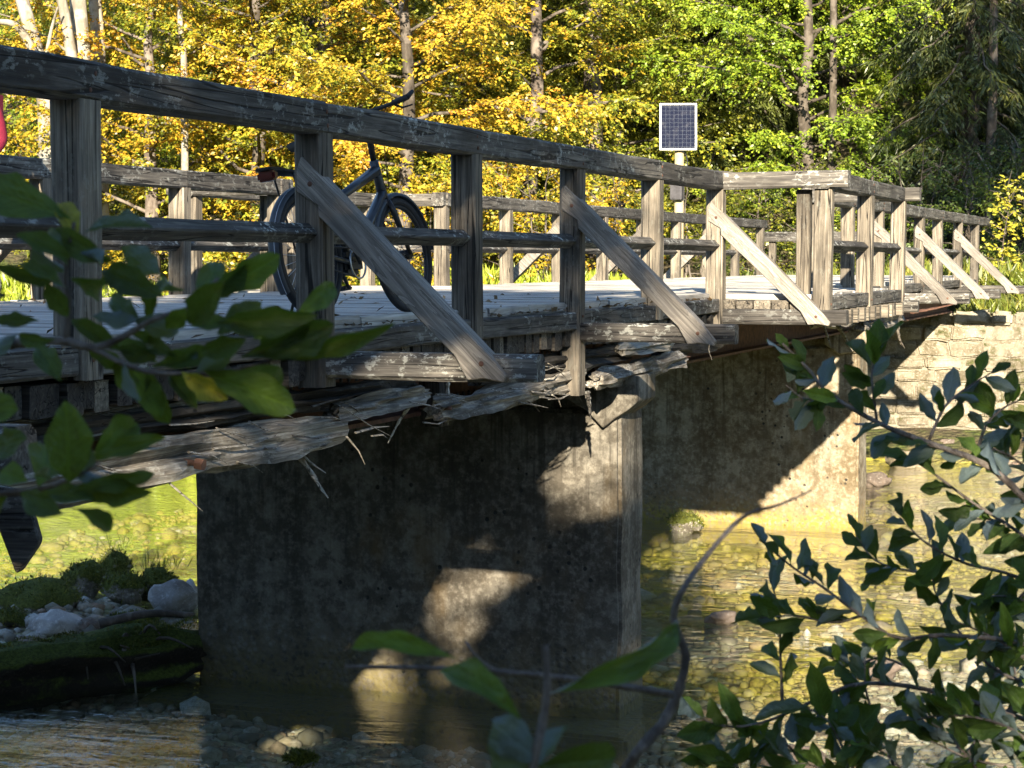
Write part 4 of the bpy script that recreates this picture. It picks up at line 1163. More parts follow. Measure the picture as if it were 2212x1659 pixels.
# ------------------------------------------------------------------ trees
GA = 2.39996
def tree_parts(seed, H, r0, z_lo, spread, n_br, leafL, leafW, lean=(0, 0), kind='broad', dens=1.0, droop=.25, stems=1, zmax=None, hole=None, twig_sp=.20, leaf_sp=.06):
    """returns wood (V,F) and leaves (P,D,N,L,W,rnd) in local coordinates"""
    r = np.random.default_rng(seed); rd = random.Random(seed)
    V, F = [], []
    trunks = []
    for st in range(stems):
        off = Vector((rd.uniform(-.5, .5), rd.uniform(-.3, .3), 0)) * (0 if st == 0 else 1)
        ln = Vector((lean[0] + (rd.uniform(-.25, .25) if st else 0), lean[1], 0))
        pts = []; rad = []
        m = 9
        for i in range(m + 1):
            s = i / m
            pts.append(off + Vector((ln.x * s * H + rd.uniform(-.1, .1) * (H / 10) * (s > 0), ln.y * s * H + rd.uniform(-.1, .1) * (s > 0), s * H - (.4 if i == 0 else 0))))
            rad.append(r0 * (1 - .82 * s) * (1.25 if i == 0 else 1) * (1 if st == 0 else .75))
        tube_data(pts, rad, 9, V, F); trunks.append(pts)
    P, Dd, N = [], [], []
    for i in range(n_br):
        pts = trunks[i % stems]
        s = (i + .5) / n_br
        zf = z_lo + (H - z_lo) * s
        if zmax and zf > zmax: continue
        k_ = min(len(pts) - 2, int(zf / H * (len(pts) - 1))); b0 = pts[k_].lerp(pts[k_ + 1], zf / H * (len(pts) - 1) - k_)
        az = GA * i + rd.uniform(-.4, .4)
        if kind == 'broad':
            shape = (1 - .75 * max(0, (s - .35) / .65) ** 1.5) * (0.75 + .25 * min(1, s / .2))
            L = spread * shape * rd.uniform(.65, 1.1); el = rd.uniform(.0, .35) + .5 * s
        else:
            L = spread * (1 - .88 * s) * rd.uniform(.85, 1.1); el = -.18 + .35 * s
        if L < .25: continue
        d = Vector((math.cos(az) * math.cos(el), math.sin(az) * math.cos(el), math.sin(el)))
        bp = [b0]
        nb = 7
        for j in range(1, nb + 1):
            dz = -droop * (j / nb) ** 1.5
            if kind != 'broad': dz = -droop * math.sin(min(1.0, j / nb) * math.pi * .75)
            dj = (d + Vector((rd.uniform(-.26, .26), rd.uniform(-.26, .26), dz + rd.uniform(-.2, .2)))).normalized()
            bp.append(bp[-1] + dj * (L / nb))
        br = r0 * .22 * (L / max(spread, .1)) + .008
        tube_data(bp, [br * (1 - .85 * j / nb) for j in range(nb + 1)], 5, V, F, cap=False)
        bpa = np.array([p[:] for p in bp])
        nt = max(3, int(L / twig_sp * dens)) * 2
        ts = np.sort(r.uniform(.18, 1.0, nt)) * nb
        kk = np.minimum(ts.astype(int), nb - 1); fr = (ts - kk)[:, None]
        tp = bpa[kk] * (1 - fr) + bpa[kk + 1] * fr
        bd = bpa[kk + 1] - bpa[kk]; bd /= np.linalg.norm(bd, axis=1, keepdims=True)
        side = np.cross(bd, [0, 0, 1.]); side /= np.linalg.norm(side, axis=1, keepdims=True) + 1e-9
        sg = np.where(np.arange(nt) % 2 == 0, 1, -1)[:, None]
        td = bd * r.uniform(.5, 1.0, (nt, 1)) + side * sg * r.uniform(.5, 1.1, (nt, 1)) + np.c_[np.zeros((nt, 2)), r.uniform(-.75, .5, nt) if kind == 'broad' else r.uniform(-.9, -.1, nt)]
        td /= np.linalg.norm(td, axis=1, keepdims=True)
        tl = (L * .34 * (1.15 - .7 * ts / nb) * r.uniform(.6, 1.2, nt)).clip(.18, 1.3)
        nl = np.maximum(3, (tl / leaf_sp).astype(int))
        rep = np.repeat(np.arange(nt), nl)
        tot = len(rep)
        pos = r.random(tot) ** .8
        p = tp[rep] + td[rep] * (tl[rep] * pos)[:, None] + r.normal(0, .03, (tot, 3)) - np.c_[np.zeros((tot, 2)), (pos ** 2) * tl[rep] * .22]
        ss_ = np.where(r.random(tot) < .5, 1, -1)[:, None]
        lsd = np.cross(td[rep], [0, 0, 1.])
        if kind == 'broad':
            ld = td[rep] * .7 + lsd * ss_ * .8 + r.normal(0, .3, (tot, 3)) + [0, 0, -.32]
            nrm = np.array([0, 0, .75]) + r.normal(0, .5, (tot, 3)) + np.array([.12, -.45, .1])
        else:
            ld = td[rep] * .9 + lsd * ss_ * .55 + r.normal(0, .25, (tot, 3)) + [0, 0, -.25]
            nrm = r.normal(0, 1, (tot, 3)) + [0, -.4, .6]
        P.append(p); Dd.append(ld); N.append(nrm)
    P = np.concatenate(P); Dd = np.concatenate(Dd); N = np.concatenate(N)
    if hole is not None:
        k_ = hole(P); P, Dd, N = P[k_], Dd[k_], N[k_]
    n_ = len(P)
    return (V, F), (P, Dd, N, r.uniform(.55, 1.45, n_) * leafL, r.uniform(.6, 1.35, n_) * leafW, r.random(n_))
NLEAF = [0]
def tree(name, loc, label, matL, matB, cat='tree', group=None, rotz=0.0, share=None, scale=1.0, **kw):
    e = empty(name, loc, label=label, category=cat, group=group)
    M = Matrix.Translation(Vector(loc)) @ Matrix.Rotation(rotz, 4, 'Z') @ Matrix.Scale(scale, 4)
    if share is None:
        (V, F), lf = tree_parts(**kw)
        tm = mesh('trunk', V, F, True, matB); cm = leafmesh('crown', *lf, matL)
        NLEAF[0] += len(lf[0])
    else:
        tm, cm = share[0], share[1]
    ot = ob('trunk', tm, M, e); oc = ob('crown', cm, M, e)
    if share is not None:
        for o_, m_ in ((ot, matB), (oc, matL)):
            o_.material_slots[0].link = 'OBJECT'; o_.material_slots[0].material = m_
    return tm, cm
def gpos(px, D, dz=0.0):
    p = atD(px, 500, D)
    return (p.x, p.y, float(gh(p.x, p.y)) + dz)
GB = 'autumn trees on the far bank'
A_ = tree('beech_tree', gpos(560, 47), 'yellow beech right behind the bicycle and second near post', L_YEL, BARK_D, group=GB, seed=11, H=11, r0=.20, z_lo=.5, spread=4.6, n_br=46, leafL=.092, leafW=.06, zmax=9.5, dens=1.4, leaf_sp=.034)
B_ = tree('beech_tree', gpos(880, 45), 'golden beech behind the bicycle handlebar', L_GOLD, BARK_D, group=GB, seed=12, H=12, r0=.20, z_lo=.6, spread=4.8, n_br=46, leafL=.092, leafW=.06, zmax=9.5, dens=1.4, leaf_sp=.034)
C_ = tree('maple_tree', gpos(1150, 48), 'yellow tree with a stout pale trunk left of the solar panel', L_YEL, BARK_M, group=GB, seed=13, H=13, r0=.22, z_lo=.6, spread=4.8, n_br=48, leafL=.092, leafW=.06, zmax=10, lean=(.02, 0), dens=1.4, leaf_sp=.034)
tree('beech_tree', gpos(330, 48), 'golden beech above the far railing near the pale trunks', L_GOLD, BARK_M, group=GB, rotz=1.9, share=A_)
tree('beech_tree', gpos(130, 54), 'olive beech behind the pale leaning trunks', L_OLIVE, BARK_M, group=GB, rotz=2.6, share=B_)
tree('beech_tree', gpos(720, 55), 'green beech with a dark trunk between the two yellow beeches', L_OLIVE, BARK_D, group=GB, rotz=.8, share=C_)
tree('beech_tree', gpos(1010, 56), 'dark olive tree behind the golden beech', L_OLIVE, BARK_D, group=GB, rotz=4.1, share=A_)
tree('linden_tree', gpos(1330, 53), 'olive green tree directly behind the solar panel', L_OLIVE, BARK_M, group=GB, rotz=3.3, share=B_)
D_t = tree('linden_tree', gpos(1740, 51), 'bright lime-green tree above the bay of the bridge', L_LIME, BARK_D, group=GB, seed=17, H=12, r0=.2, z_lo=.9, spread=4.8, n_br=50, leafL=.088, leafW=.064, zmax=10, dens=1.4, leaf_sp=.036)
tree('linden_tree', gpos(1900, 60), 'yellow-green tree between the lime tree and the dark conifers', L_LIME, BARK_M, group=GB, rotz=2.2, share=D_t)
tree('linden_tree', gpos(460, 62), 'green tree far back at left', L_GREEN, BARK_D, group=GB, rotz=5.2, share=D_t)
tree('linden_tree', gpos(1210, 63), 'green tree far back behind the stout pale trunk', L_GREEN, BARK_D, group=GB, rotz=1.2, share=D_t)
E_t = tree('spruce_tree', gpos(1610, 56), 'drooping light green spruce right of the solar panel', L_SPRUCE, BARK_D, group=GB, seed=21, H=17, r0=.26, z_lo=.6, spread=3.6, n_br=150, leafL=.19, leafW=.034, kind='spruce', droop=.55, zmax=11, twig_sp=.14, leaf_sp=.034)
tree('spruce_tree', gpos(1480, 64), 'spruce far behind the solar panel', L_SPRUCE, BARK_D, group=GB, rotz=2.0, share=E_t)
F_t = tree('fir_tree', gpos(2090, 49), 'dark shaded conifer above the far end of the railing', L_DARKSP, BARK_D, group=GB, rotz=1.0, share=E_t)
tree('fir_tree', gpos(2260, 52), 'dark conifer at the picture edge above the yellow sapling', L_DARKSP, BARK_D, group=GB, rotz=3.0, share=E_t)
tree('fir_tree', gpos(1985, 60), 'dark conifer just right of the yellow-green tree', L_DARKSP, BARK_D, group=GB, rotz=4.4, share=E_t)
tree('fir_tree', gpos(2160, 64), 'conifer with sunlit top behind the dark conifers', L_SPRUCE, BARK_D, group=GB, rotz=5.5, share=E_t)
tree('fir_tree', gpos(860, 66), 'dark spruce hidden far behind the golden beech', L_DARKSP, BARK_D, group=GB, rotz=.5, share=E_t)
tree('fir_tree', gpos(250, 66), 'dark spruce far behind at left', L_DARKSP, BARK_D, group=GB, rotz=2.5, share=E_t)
for i, (px_, D_k, sh_, mt, lb) in enumerate([(440, 52, C_, L_OLIVE, 'olive tree between the slim pale trunk and the near post'), (660, 51, B_, L_YEL, 'yellow-olive tree over the bicycle rear wheel'), (1000, 52, A_, L_OLIVE, 'olive-green tree above the third near post'),
        (1270, 55, A_, L_OLIVE, 'olive tree around the thick grey-brown trunk'), (1450, 58, D_t, L_LIME, 'lime tree just above the solar panel'), (1560, 60, D_t, L_OLIVE, 'olive tree right behind the drooping spruce'), (1830, 56, D_t, L_LIME, 'lime-green tree over the far bay posts'), (60, 60, A_, L_LIME, 'light green tree behind the leaning pale trunk'), (1680, 66, C_, L_LIME, 'light green tree far back at the top right of centre')]):
    tree('beech_tree' if sh_ is not D_t else 'linden_tree', gpos(px_, D_k), lb, mt, BARK_D, group=GB, rotz=.9 + i * 1.7, share=sh_)
# pale, leaning, almost bare stems at left
def pale_stem(paths, label, D):
    b = atD(*paths[0][0][:2], D)
    e = empty('pale_tree', (b.x, b.y, float(gh(b.x, b.y))), label=label, category='tree', group=GB)
    for k_, (p0, w0, w1, pts) in enumerate([(q[0], q[1], q[2], q[3]) for q in paths]):
        P_ = spline([atD(x, y, D + dd) for x, y, dd in pts], 14)
        rr = [(w0 + (w1 - w0) * i / 14) / FPX * D / 2 for i in range(15)]
        tube('trunk' if k_ == 0 else 'limb', P_, rr, BARK_P, e, 9)
    return e
pale_stem([((100, 620), 44, 26, [(112, 620, 0), (104, 335, 0), (97, 210, .1), (84, 130, .2), (48, 0, .3), (20, -120, .4)]),
           ((84, 130), 22, 10, [(92, 150, 0), (40, 60, -.5), (-20, 45, -1)]),
           ((100, 60), 10, 4, [(98, 130, 0), (112, 60, -.3), (125, 15, -.6)])], 'pale lichened trunk leaning left above the far railing', 46)
pale_stem([((176, 620), 44, 34, [(186, 620, 0), (182, 335, 0), (178, 140, 0), (168, 0, .2), (160, -120, .4)]),
           ((150, 140), 28, 20, [(176, 200, 0), (155, 120, -.3), (140, 30, -.5), (118, -60, -.7)]),
           ((120, 90), 8, 4, [(150, 115, -.3), (120, 92, -.6)])], 'forked pale trunk right beside the thick near post', 46.5)
pale_stem([((214, 600), 34, 28, [(222, 600, 0), (214, 150, 0), (205, 0, .2)])], 'brown-grey trunk behind the forked pale trunk', 48)
pale_stem([((394, 600), 18, 9, [(400, 600, 0), (398, 160, 0), (390, 60, .2), (385, -80, 0)])], 'slim pale trunk among the golden leaves at left', 46)
def bare_trunk(px, D, w0, label, matB, lean=0.0):
    p = atD(px, 300, D); g_ = float(gh(p.x, p.y)); r0 = w0 / FPX * D / 2
    e = empty('tree_trunk', (p.x, p.y, g_), label=label, category='tree', group=GB)
    tube('trunk', [Vector((p.x - lean * (2 - z_), p.y, z_)) + Vector((random.uniform(-.05, .05), 0, 0)) for z_ in (g_ - .3, 1, 2.6, 4.4, 6.5, 9, 12)], [r0 * q for q in (1.3, 1.1, 1, .92, .85, .75, .6)], matB, e, 10)
bare_trunk(1278, 50.5, 46, 'thick grey-brown trunk rising left of the solar panel', BARK_M)
bare_trunk(1042, 54, 36, 'straight grey trunk between golden leaves at top', BARK_D)
bare_trunk(700, 49, 38, 'dark trunk above the bicycle tail light', BARK_D)
bare_trunk(780, 54, 42, 'broad brown trunk behind the bicycle handlebar', BARK_D)
bare_trunk(1935, 57, 15, 'thin pale trunk at the top between lime tree and conifers', BARK_P)
bare_trunk(2140, 48, 22, 'reddish conifer trunk at upper right', BARK_M)
bare_trunk(1795, 50, 18, 'dark trunk directly over the bay rail', BARK_D)

# shrubs along the far bank
S1 = None
def shrub(px, D, label, matL, H=2.6, share=None, rotz=0, seed=41, spread=1.5):
    return tree('shrub', gpos(px, D), label, matL, BARK_D, cat='shrub', group='shrubs on the far bank', rotz=rotz, share=share, seed=seed, H=H, r0=.04, z_lo=.1, spread=spread, n_br=26, leafL=.085, leafW=.055, stems=3, droop=.1, twig_sp=.14, leaf_sp=.05)
S1 = shrub(40, 43.5, 'sunlit green bush under the far rail at the left edge', L_LIME)
shrub(300, 43, 'sunlit green bush between the far railing posts', L_LIME, share=S1, rotz=1)
S2 = shrub(470, 44, 'golden bush low behind the far railing left of the bicycle', L_GOLD, seed=42, H=2.8, spread=1.9)
shrub(620, 45, 'dark bush behind the rear bicycle wheel', L_GREEN, share=S2, rotz=2)
shrub(760, 44, 'yellow bush behind the bicycle frame', L_YEL, share=S1, rotz=3)
shrub(930, 44.5, 'golden bush behind the front bicycle wheel', L_GOLD, share=S2, rotz=4)
shrub(1080, 45, 'green bush low behind the far railing at the middle', L_OLIVE, share=S1, rotz=5)
shrub(1180, 44, 'yellow bush right of the third near post', L_GOLD, share=S2, rotz=.7)
shrub(1330, 44, 'orange-yellow bush left of the solar panel pole', L_GOLD, share=S1, rotz=1.7)
shrub(1480, 46, 'olive bush at the foot of the solar panel pole', L_OLIVE, share=S2, rotz=2.7)
shrub(1640, 47, 'green bush seen through the bay railing', L_GREEN, share=S1, rotz=3.7)
shrub(1760, 46, 'olive bush behind the bay posts', L_OLIVE, share=S2, rotz=4.7)
shrub(1880, 47, 'lime bush behind the far end posts', L_LIME, share=S1, rotz=5.7)
shrub(1990, 46, 'dark green bush behind the end railing', L_GREEN, share=S2, rotz=.2)
shrub(180, 44, 'dark bush behind the thick near post', L_GREEN, share=S2, rotz=1.2)
shrub(2095, 44.5, 'dark bush at the end of the end railing', L_GREEN, share=S1, rotz=2.2)
shrub(2230, 42.5, 'low bush at the right picture edge by the bridge end', L_GREEN, share=S2, rotz=3.2)
# yellow sapling at the bridge end, plants on the abutment top
p = at(0, 2150, 600, -3.5); p = atD(2150, 600, 40)
tree('sapling', (p.x, p.y, -.75), 'slender yellow-green sapling at the far end of the railing', L_SAPL, BARK_M, cat='sapling', seed=51, H=2.85, r0=.02, z_lo=.35, spread=.62, n_br=34, leafL=.10, leafW=.06, droop=-.25, twig_sp=.16, leaf_sp=.055, lean=(.10, 0))
n = 9000
gx = rng.uniform(-4.6, 1.2, n); gy = rng.uniform(37.7, 40.4, n)
P = np.stack([gx, gy, np.maximum(gh(gx, gy), -.75) - .02], -1)
dd = rng.normal(0, .55, (n, 3)) + [.05, -.35, .6]
ob('bank_grass', leafmesh('bank_grass', P, dd, rng.normal(0, 1, (n, 3)), rng.uniform(.12, .5, n), rng.uniform(.012, .05, n), rng.random(n), L_GRASS), kind='stuff', label='dry grass and low plants overhanging the stone abutment', category='grass')
n = 26000
gx = rng.uniform(-34, 4, n); gy = rng.uniform(39.2, 50, n)
P = np.stack([gx, gy, gh(gx, gy) - .02], -1)
dd = rng.normal(0, .5, (n, 3)) + [.0, -.1, .7]
ob('undergrowth', leafmesh('undergrowth', P, dd, rng.normal(0, 1, (n, 3)), rng.uniform(.15, .55, n), rng.uniform(.03, .09, n), rng.random(n), L_GRASS), kind='stuff', label='grass and low undergrowth covering the far bank', category='undergrowth')
n = 30000
gx = rng.uniform(-38, -9.8, n); gy = 36.3 + 6.5 * rng.random(n) ** 1.3
P = np.stack([gx, gy, gh(gx, gy) - .02], -1)
P = P[P[:, 2] > ZW - .02]; n = len(P)
dd = rng.normal(0, .45, (n, 3)) + [.0, -.25, .8]
ob('lush_bank_grass', leafmesh('lush_bank_grass', P, dd, rng.normal(0, .6, (n, 3)) + [.2, -1, .4], rng.uniform(.2, .55, n), rng.uniform(.03, .09, n), rng.random(n), L_LIMEG), kind='stuff', label='lush sunlit lime-green grass on the upstream bank', category='grass')
# the wood on the hillside behind, one mass
n = 130000
hx = rng.uniform(-62, 20, n); hy = rng.uniform(62, 100, n)
cl = rng.integers(0, 900, n)
cx_ = rng.uniform(-62, 20, 900); cyy = rng.uniform(55, 80, 900); cz_ = rng.uniform(-.5, 6, 900); cr_ = rng.uniform(.7, 1.9, 900)
vec = rng.normal(0, 1, (n, 3)); vec /= np.linalg.norm(vec, axis=1, keepdims=True)
P = np.stack([cx_[cl], cyy[cl], cz_[cl] + gh(cx_[cl], cyy[cl])], -1) + vec * (cr_[cl] * rng.uniform(.5, 1.05, n))[:, None] * [1, 1, .8]
nr = vec + rng.normal(0, .5, (n, 3)) + [0, -.3, .3]
L_WOOD = leafmat('distant_wood_leaves', [(.0, (.05, .075, .018)), (.3, (.13, .165, .025)), (.55, (.26, .29, .035)), (.8, (.44, .38, .05)), (1, (.55, .38, .05))], .4, .16)
ob('hillside_wood', leafmesh('hillside_wood', P, rng.normal(0, 1, (n, 3)) + [0, 0, -.4], nr, rng.uniform(.14, .3, n), rng.uniform(.09, .18, n), rng.random(n), L_WOOD), kind='stuff', label='mixed autumn wood covering the hillside behind the trees', category='wood')

# ------------------------------------------------------------------ tree shading the near bridge half, and unseen plants added to shape the light
def sun_hole(P, loc, spots):
    """gaps in a crown: drop leaves on the sun ray through each spot"""
    keep = np.ones(len(P), bool); S = np.array(TO_SUN); Q = P + np.array(loc)
    for c, r in spots:
        d = Q - np.array(c); t_ = d @ S
        keep &= np.linalg.norm(d - t_[:, None] * S, axis=1) > r
    return keep
LT = (1.0, -8.2, -1.4)
SP = [((-4.75, 15.2, -1.25), .46), ((-6.15, 15.2, -2.72), .50), ((-6.5, 15.2, -3.1), .42), ((-5.70, 15.2, -2.25), .27), ((-5.05, 15.2, -1.72), .10), ((-6.45, 15.0, -3.2), .34), ((-6.9, 14.0, -3.4), .25)]  # crown gaps carved to let sun patches onto the pier
def hole1(P):
    Q = P + np.array(LT)
    k_ = sun_hole(P, LT, SP)
    return k_ & (Q[:, 2] < 8.75) & (Q[:, 2] > 3.3) & (Q[:, 0] < 3.2 + .06 * rng.normal(0, 1, len(P)))
tree('shade_tree', LT, 'broad leafy tree on the near bank behind the viewpoint', L_GREEN, BARK_D, seed=61, H=10.4, r0=.2, z_lo=3.6, spread=4.2, n_br=130, dens=1.4, leafL=.13, leafW=.09, hole=hole1, droop=.15, twig_sp=.16, leaf_sp=.055)
tree('shade_bush', (.75, -2.6, -1.35), 'unseen leafy bush just behind the viewpoint, placed to shade the foreground', L_GREEN, BARK_D, cat='bush', seed=62, H=3.6, r0=.05, z_lo=.6, spread=1.6, n_br=40, leafL=.08, leafW=.05, stems=3, droop=.1, twig_sp=.12, leaf_sp=.045)  # bush out of view, placed to keep sun off the foreground leaves

for i, (x, y, h_, sh_, lb) in enumerate([(-13.5, -2.5, 1.0, B_, 'unseen tall tree left of the bridge start, added to dim skylight'), (-17.5, 1.5, .95, C_, 'unseen spreading tree farther left, added to dim skylight'), (-12.5, -9, 1.1, A_, 'unseen tree behind the bridge start, added to dim skylight'),
        (12.5, 3.0, 1.0, B_, 'unseen tree right of the viewpoint, added to dim skylight'), (12.0, -5.0, 1.0, C_, 'unseen tree behind and right of the viewpoint, added to dim skylight'), (15.5, 8.0, .9, A_, 'unseen tree at the water edge far right, added to dim skylight')]):
    tree('shade_tree', (x, y, float(gh(x, y))), lb, L_GREEN, BARK_D, rotz=i * 1.3, share=sh_)  # unseen trees added to block side skylight from the near timbers
tree('shade_pine', (11.0, 0.0, -1.6), 'unseen tall pine right of the viewpoint, high crown placed to shade the far conifers', L_DARKSP, BARK_M, seed=71, H=24, r0=.25, z_lo=17.2, spread=4.6, n_br=70, leafL=.2, leafW=.09, dens=1.2, droop=.15, twig_sp=.2, leaf_sp=.07)  # pine added out of view to throw shade on the far conifers
for i, (x, y, lb) in enumerate([(-9.5, -7, 'unseen young tree at the start of the bridge, left one, added to dim skylight'), (-5.5, -8.5, 'unseen young tree behind the start of the bridge, added to dim skylight'), (-2.0, -6.0, 'unseen young tree behind and left of the viewpoint, added to dim skylight'), (4.5, -5.5, 'unseen young tree behind and right of the viewpoint, added to dim skylight'), (8.0, -7.5, 'unseen young tree farther right behind the viewpoint, added to dim skylight'), (7.5, 0.5, 'unseen young tree on the bank right of the viewpoint, added to dim skylight')]):
    tree('sky_screen_tree', (x, y, float(gh(x, y)) - .2), lb, L_GREEN, BARK_D, rotz=i * 2.3, share=(A_, B_, C_)[i % 3], scale=.50)  # unseen, added low enough to dim the sky without blocking the sun

# ------------------------------------------------------------------ sallow twigs in the foreground, leaf by leaf
def leaf_shape(seed, curl, fold, teeth, obov=.8):
    rd = random.Random(seed)
    NL, NW = 16, 4
    V, F = [], []
    ph = rd.uniform(0, 6)
    for i in range(NL + 1):
        s = i / NL
        wd = (math.sin(math.pi * min(1, s ** obov * 1.0)) ** .75) * .5 if 0 < s < 1 else 0.012
        wd *= 1 + teeth * math.sin(s * 19 + ph) * .10
        for j in range(NW + 1):
            q = (j / NW - .5) * 2
            z = fold * abs(q) * wd - curl * (s ** 2) * .5 + teeth * .045 * math.sin(s * 13 + ph + q * 2) * abs(q)
            V.append((s - .06 * curl * s * s, q * wd, z + .02 * math.sin(s * 5 + ph)))
    for i in range(NL):
        for j in range(NW):
            a = i * (NW + 1) + j
            F.append((a, a + NW + 1, a + NW + 2, a + 1))
    return mesh('leaf', V, F, True)
LEAF = [leaf_shape(i, c, f, t, o) for i, (c, f, t, o) in enumerate([(.15, .25, .5, 1.25), (.4, .35, 1.0, 1.4), (-.12, .2, .8, 1.1), (.7, .3, .6, 1.3), (.25, .55, 1.2, 1.5), (.05, .12, .9, 1.35)])]
LEAFM = {}
for key, mt in (('d', S_LEAF), ('b', S_LEAF2), ('y', S_LEAFY)):
    LEAFM[key] = []
    for m_ in LEAF:
        c_ = m_.copy(); c_.materials.append(mt); LEAFM[key].append(c_)
def put_leaf(parent, b, t, wpx, D, dt=0.0, roll=0.0, flip=False, mat='d', var=None):
    """leaf from picture point b to t at distance D; roll turns it about its rib"""
    pb = atD(b[0], b[1], D); pt = atD(t[0], t[1], D + dt)
    u = pt - pb; L = u.length; u.normalize()
    toc = (C0 - pb).normalized()
    nz = (toc - u * toc.dot(u)).normalized()
    if flip: nz = -nz
    nz = (Matrix.Rotation(roll, 3, u) @ nz).normalized()
    v = nz.cross(u)
    W_ = wpx / FPX * D / .96
    M = Matrix((u * L, v * W_, nz * L)).transposed().to_4x4(); M.translation = pb
    k_ = random.randrange(6) if var is None else var
    return ob('leaf', LEAFM[mat][k_], M, parent)
def stem(parent, pix, D, w0, w1, name='stem', n=16, mat=None):
    P_ = spline([atD(q[0], q[1], D + (q[2] if len(q) > 2 else 0)) for q in pix], n)
    rr = [(w0 + (w1 - w0) * i / n) / FPX * D / 2 * (1 + .10 * math.sin(i * 2.7)) for i in range(n + 1)]
    return tube(name, P_, rr, mat or TWIG, parent, 7)
# upper left branch
D1 = 1.62
br1 = empty('sallow_branch', tuple(atD(-260, 760, D1)), label='big-leaved sallow branch crossing the near end of the bridge', category='branch')
s1 = stem(br1, [(-260, 770), (0, 745), (130, 735), (200, 752), (265, 728), (330, 690), (420, 660), (470, 600)], D1, 26, 7)
s2 = stem(br1, [(190, 748), (300, 798), (400, 806), (520, 795), (640, 760)], D1, 14, 5)
s3 = stem(br1, [(142, 738), (148, 660), (142, 600), (150, 540), (160, 480)], D1, 16, 9, mat=BARK_M)
UL = [  # base, tip, width, flip(underside), material, roll
 ((150, 470), (-70, 392), 92, 0, 'd', .2), ((165, 520), (128, 432), 52, 0, 'y', .3), ((255, 568), (86, 498), 58, 0, 'd', .2), ((185, 502), (326, 468), 44, 1, 'd', .9),
 ((170, 545), (258, 565), 36, 1, 'd', .3), ((262, 532), (342, 592), 58, 1, 'd', .2), ((150, 560), (52, 498), 44, 0, 'd', .4), ((60, 520), (130, 590), 30, 1, 'd', .6), ((125, 606), (14, 592), 34, 0, 'd', .3),
 ((150, 600), (242, 630), 50, 0, 'd', .2), ((352, 642), (232, 588), 66, 0, 'd', .1), ((398, 628), (322, 598), 40, 0, 'b', .3), ((408, 702), (474, 616), 66, 0, 'd', .2), ((462, 640), (602, 552), 66, 0, 'b', .2),
 ((470, 696), (660, 690), 62, 0, 'd', .2), ((638, 682), (728, 612), 48, 0, 'b', .2), ((362, 712), (398, 662), 44, 0, 'b', .3), ((520, 772), (724, 702), 76, 0, 'd', .1), ((600, 762), (820, 738), 44, 0, 'b', .4),
 ((438, 800), (636, 882), 84, 0, 'b', .1), ((392, 802), (486, 862), 48, 0, 'y', .2), ((318, 792), (362, 920), 48, 0, 'd', .3), ((290, 800), (348, 902), 56, 0, 'b', .2), ((120, 732), (22, 738), 36, 0, 'd', .3),
 ((84, 692), (-6, 692), 34, 0, 'd', .3), ((150, 690), (244, 738), 40, 0, 'd', .2), ((196, 682), (292, 692), 40, 1, 'd', .4), ((288, 688), (384, 718), 52, 1, 'd', .3), ((252, 752), (334, 772), 40, 0, 'd', .3),
 ((330, 792), (472, 758), 46, 0, 'd', .2), ((470, 720), (560, 660), 56, 0, 'd', .2), ((560, 742), (668, 700), 60, 0, 'd', .3), ((300, 700), (240, 640), 46, 0, 'd', .3), ((430, 760), (520, 740), 50, 0, 'd', .3), ((380, 770), (300, 740), 44, 0, 'd', .3), ((500, 700), (420, 690), 40, 0, 'd', .5), ((380, 790), (430, 760), 40, 1, 'd', .5), ((540, 690), (590, 730), 50, 0, 'd', .4), ((20, 640), (-60, 620), 44, 0, 'd', .2), ((40, 720), (-50, 770), 40, 1, 'd', .6)]
for b, t_, wd, fl, mt, ro in UL:
    par = s3 if (b[0] < 200 and b[1] < 620) else s2 if b[1] > 755 else s1
    t_ = (b[0] + (t_[0] - b[0]) * 1.02, b[1] + (t_[1] - b[1]) * 1.02); wd *= 1.0
    put_leaf(par, b, t_, wd, D1 + random.uniform(-.05, .05), random.uniform(-.05, .05), ro * random.choice((-1, 1)), bool(fl), mt)
for par, path, cnt in ((s1, [(60, 742), (200, 752), (265, 728), (330, 690), (420, 660), (470, 600)], 7), (s2, [(190, 748), (300, 798), (400, 806), (520, 795), (640, 760)], 6), (s3, [(142, 738), (148, 660), (142, 600), (150, 540)], 3)):
    P2 = spline([Vector((x, y, 0)) for x, y in path], 40)
    for i in range(cnt):
        k_ = int((i + random.random()) / cnt * 39); q = P2[k_]; tg = (P2[k_ + 1] - P2[k_]).normalized()
        dr = Matrix.Rotation(random.choice((-1, 1)) * random.uniform(.3, 1.1), 3, 'Z') @ tg
        ln = random.uniform(80, 125); tip = q + dr * ln
        put_leaf(par, (q.x, q.y), (tip.x, tip.y), ln * random.uniform(.4, .52), D1 + random.uniform(-.04, .10), random.uniform(-.05, .08), random.gauss(0, .5), random.random() < .3, 'b' if random.random() < .2 else 'd')
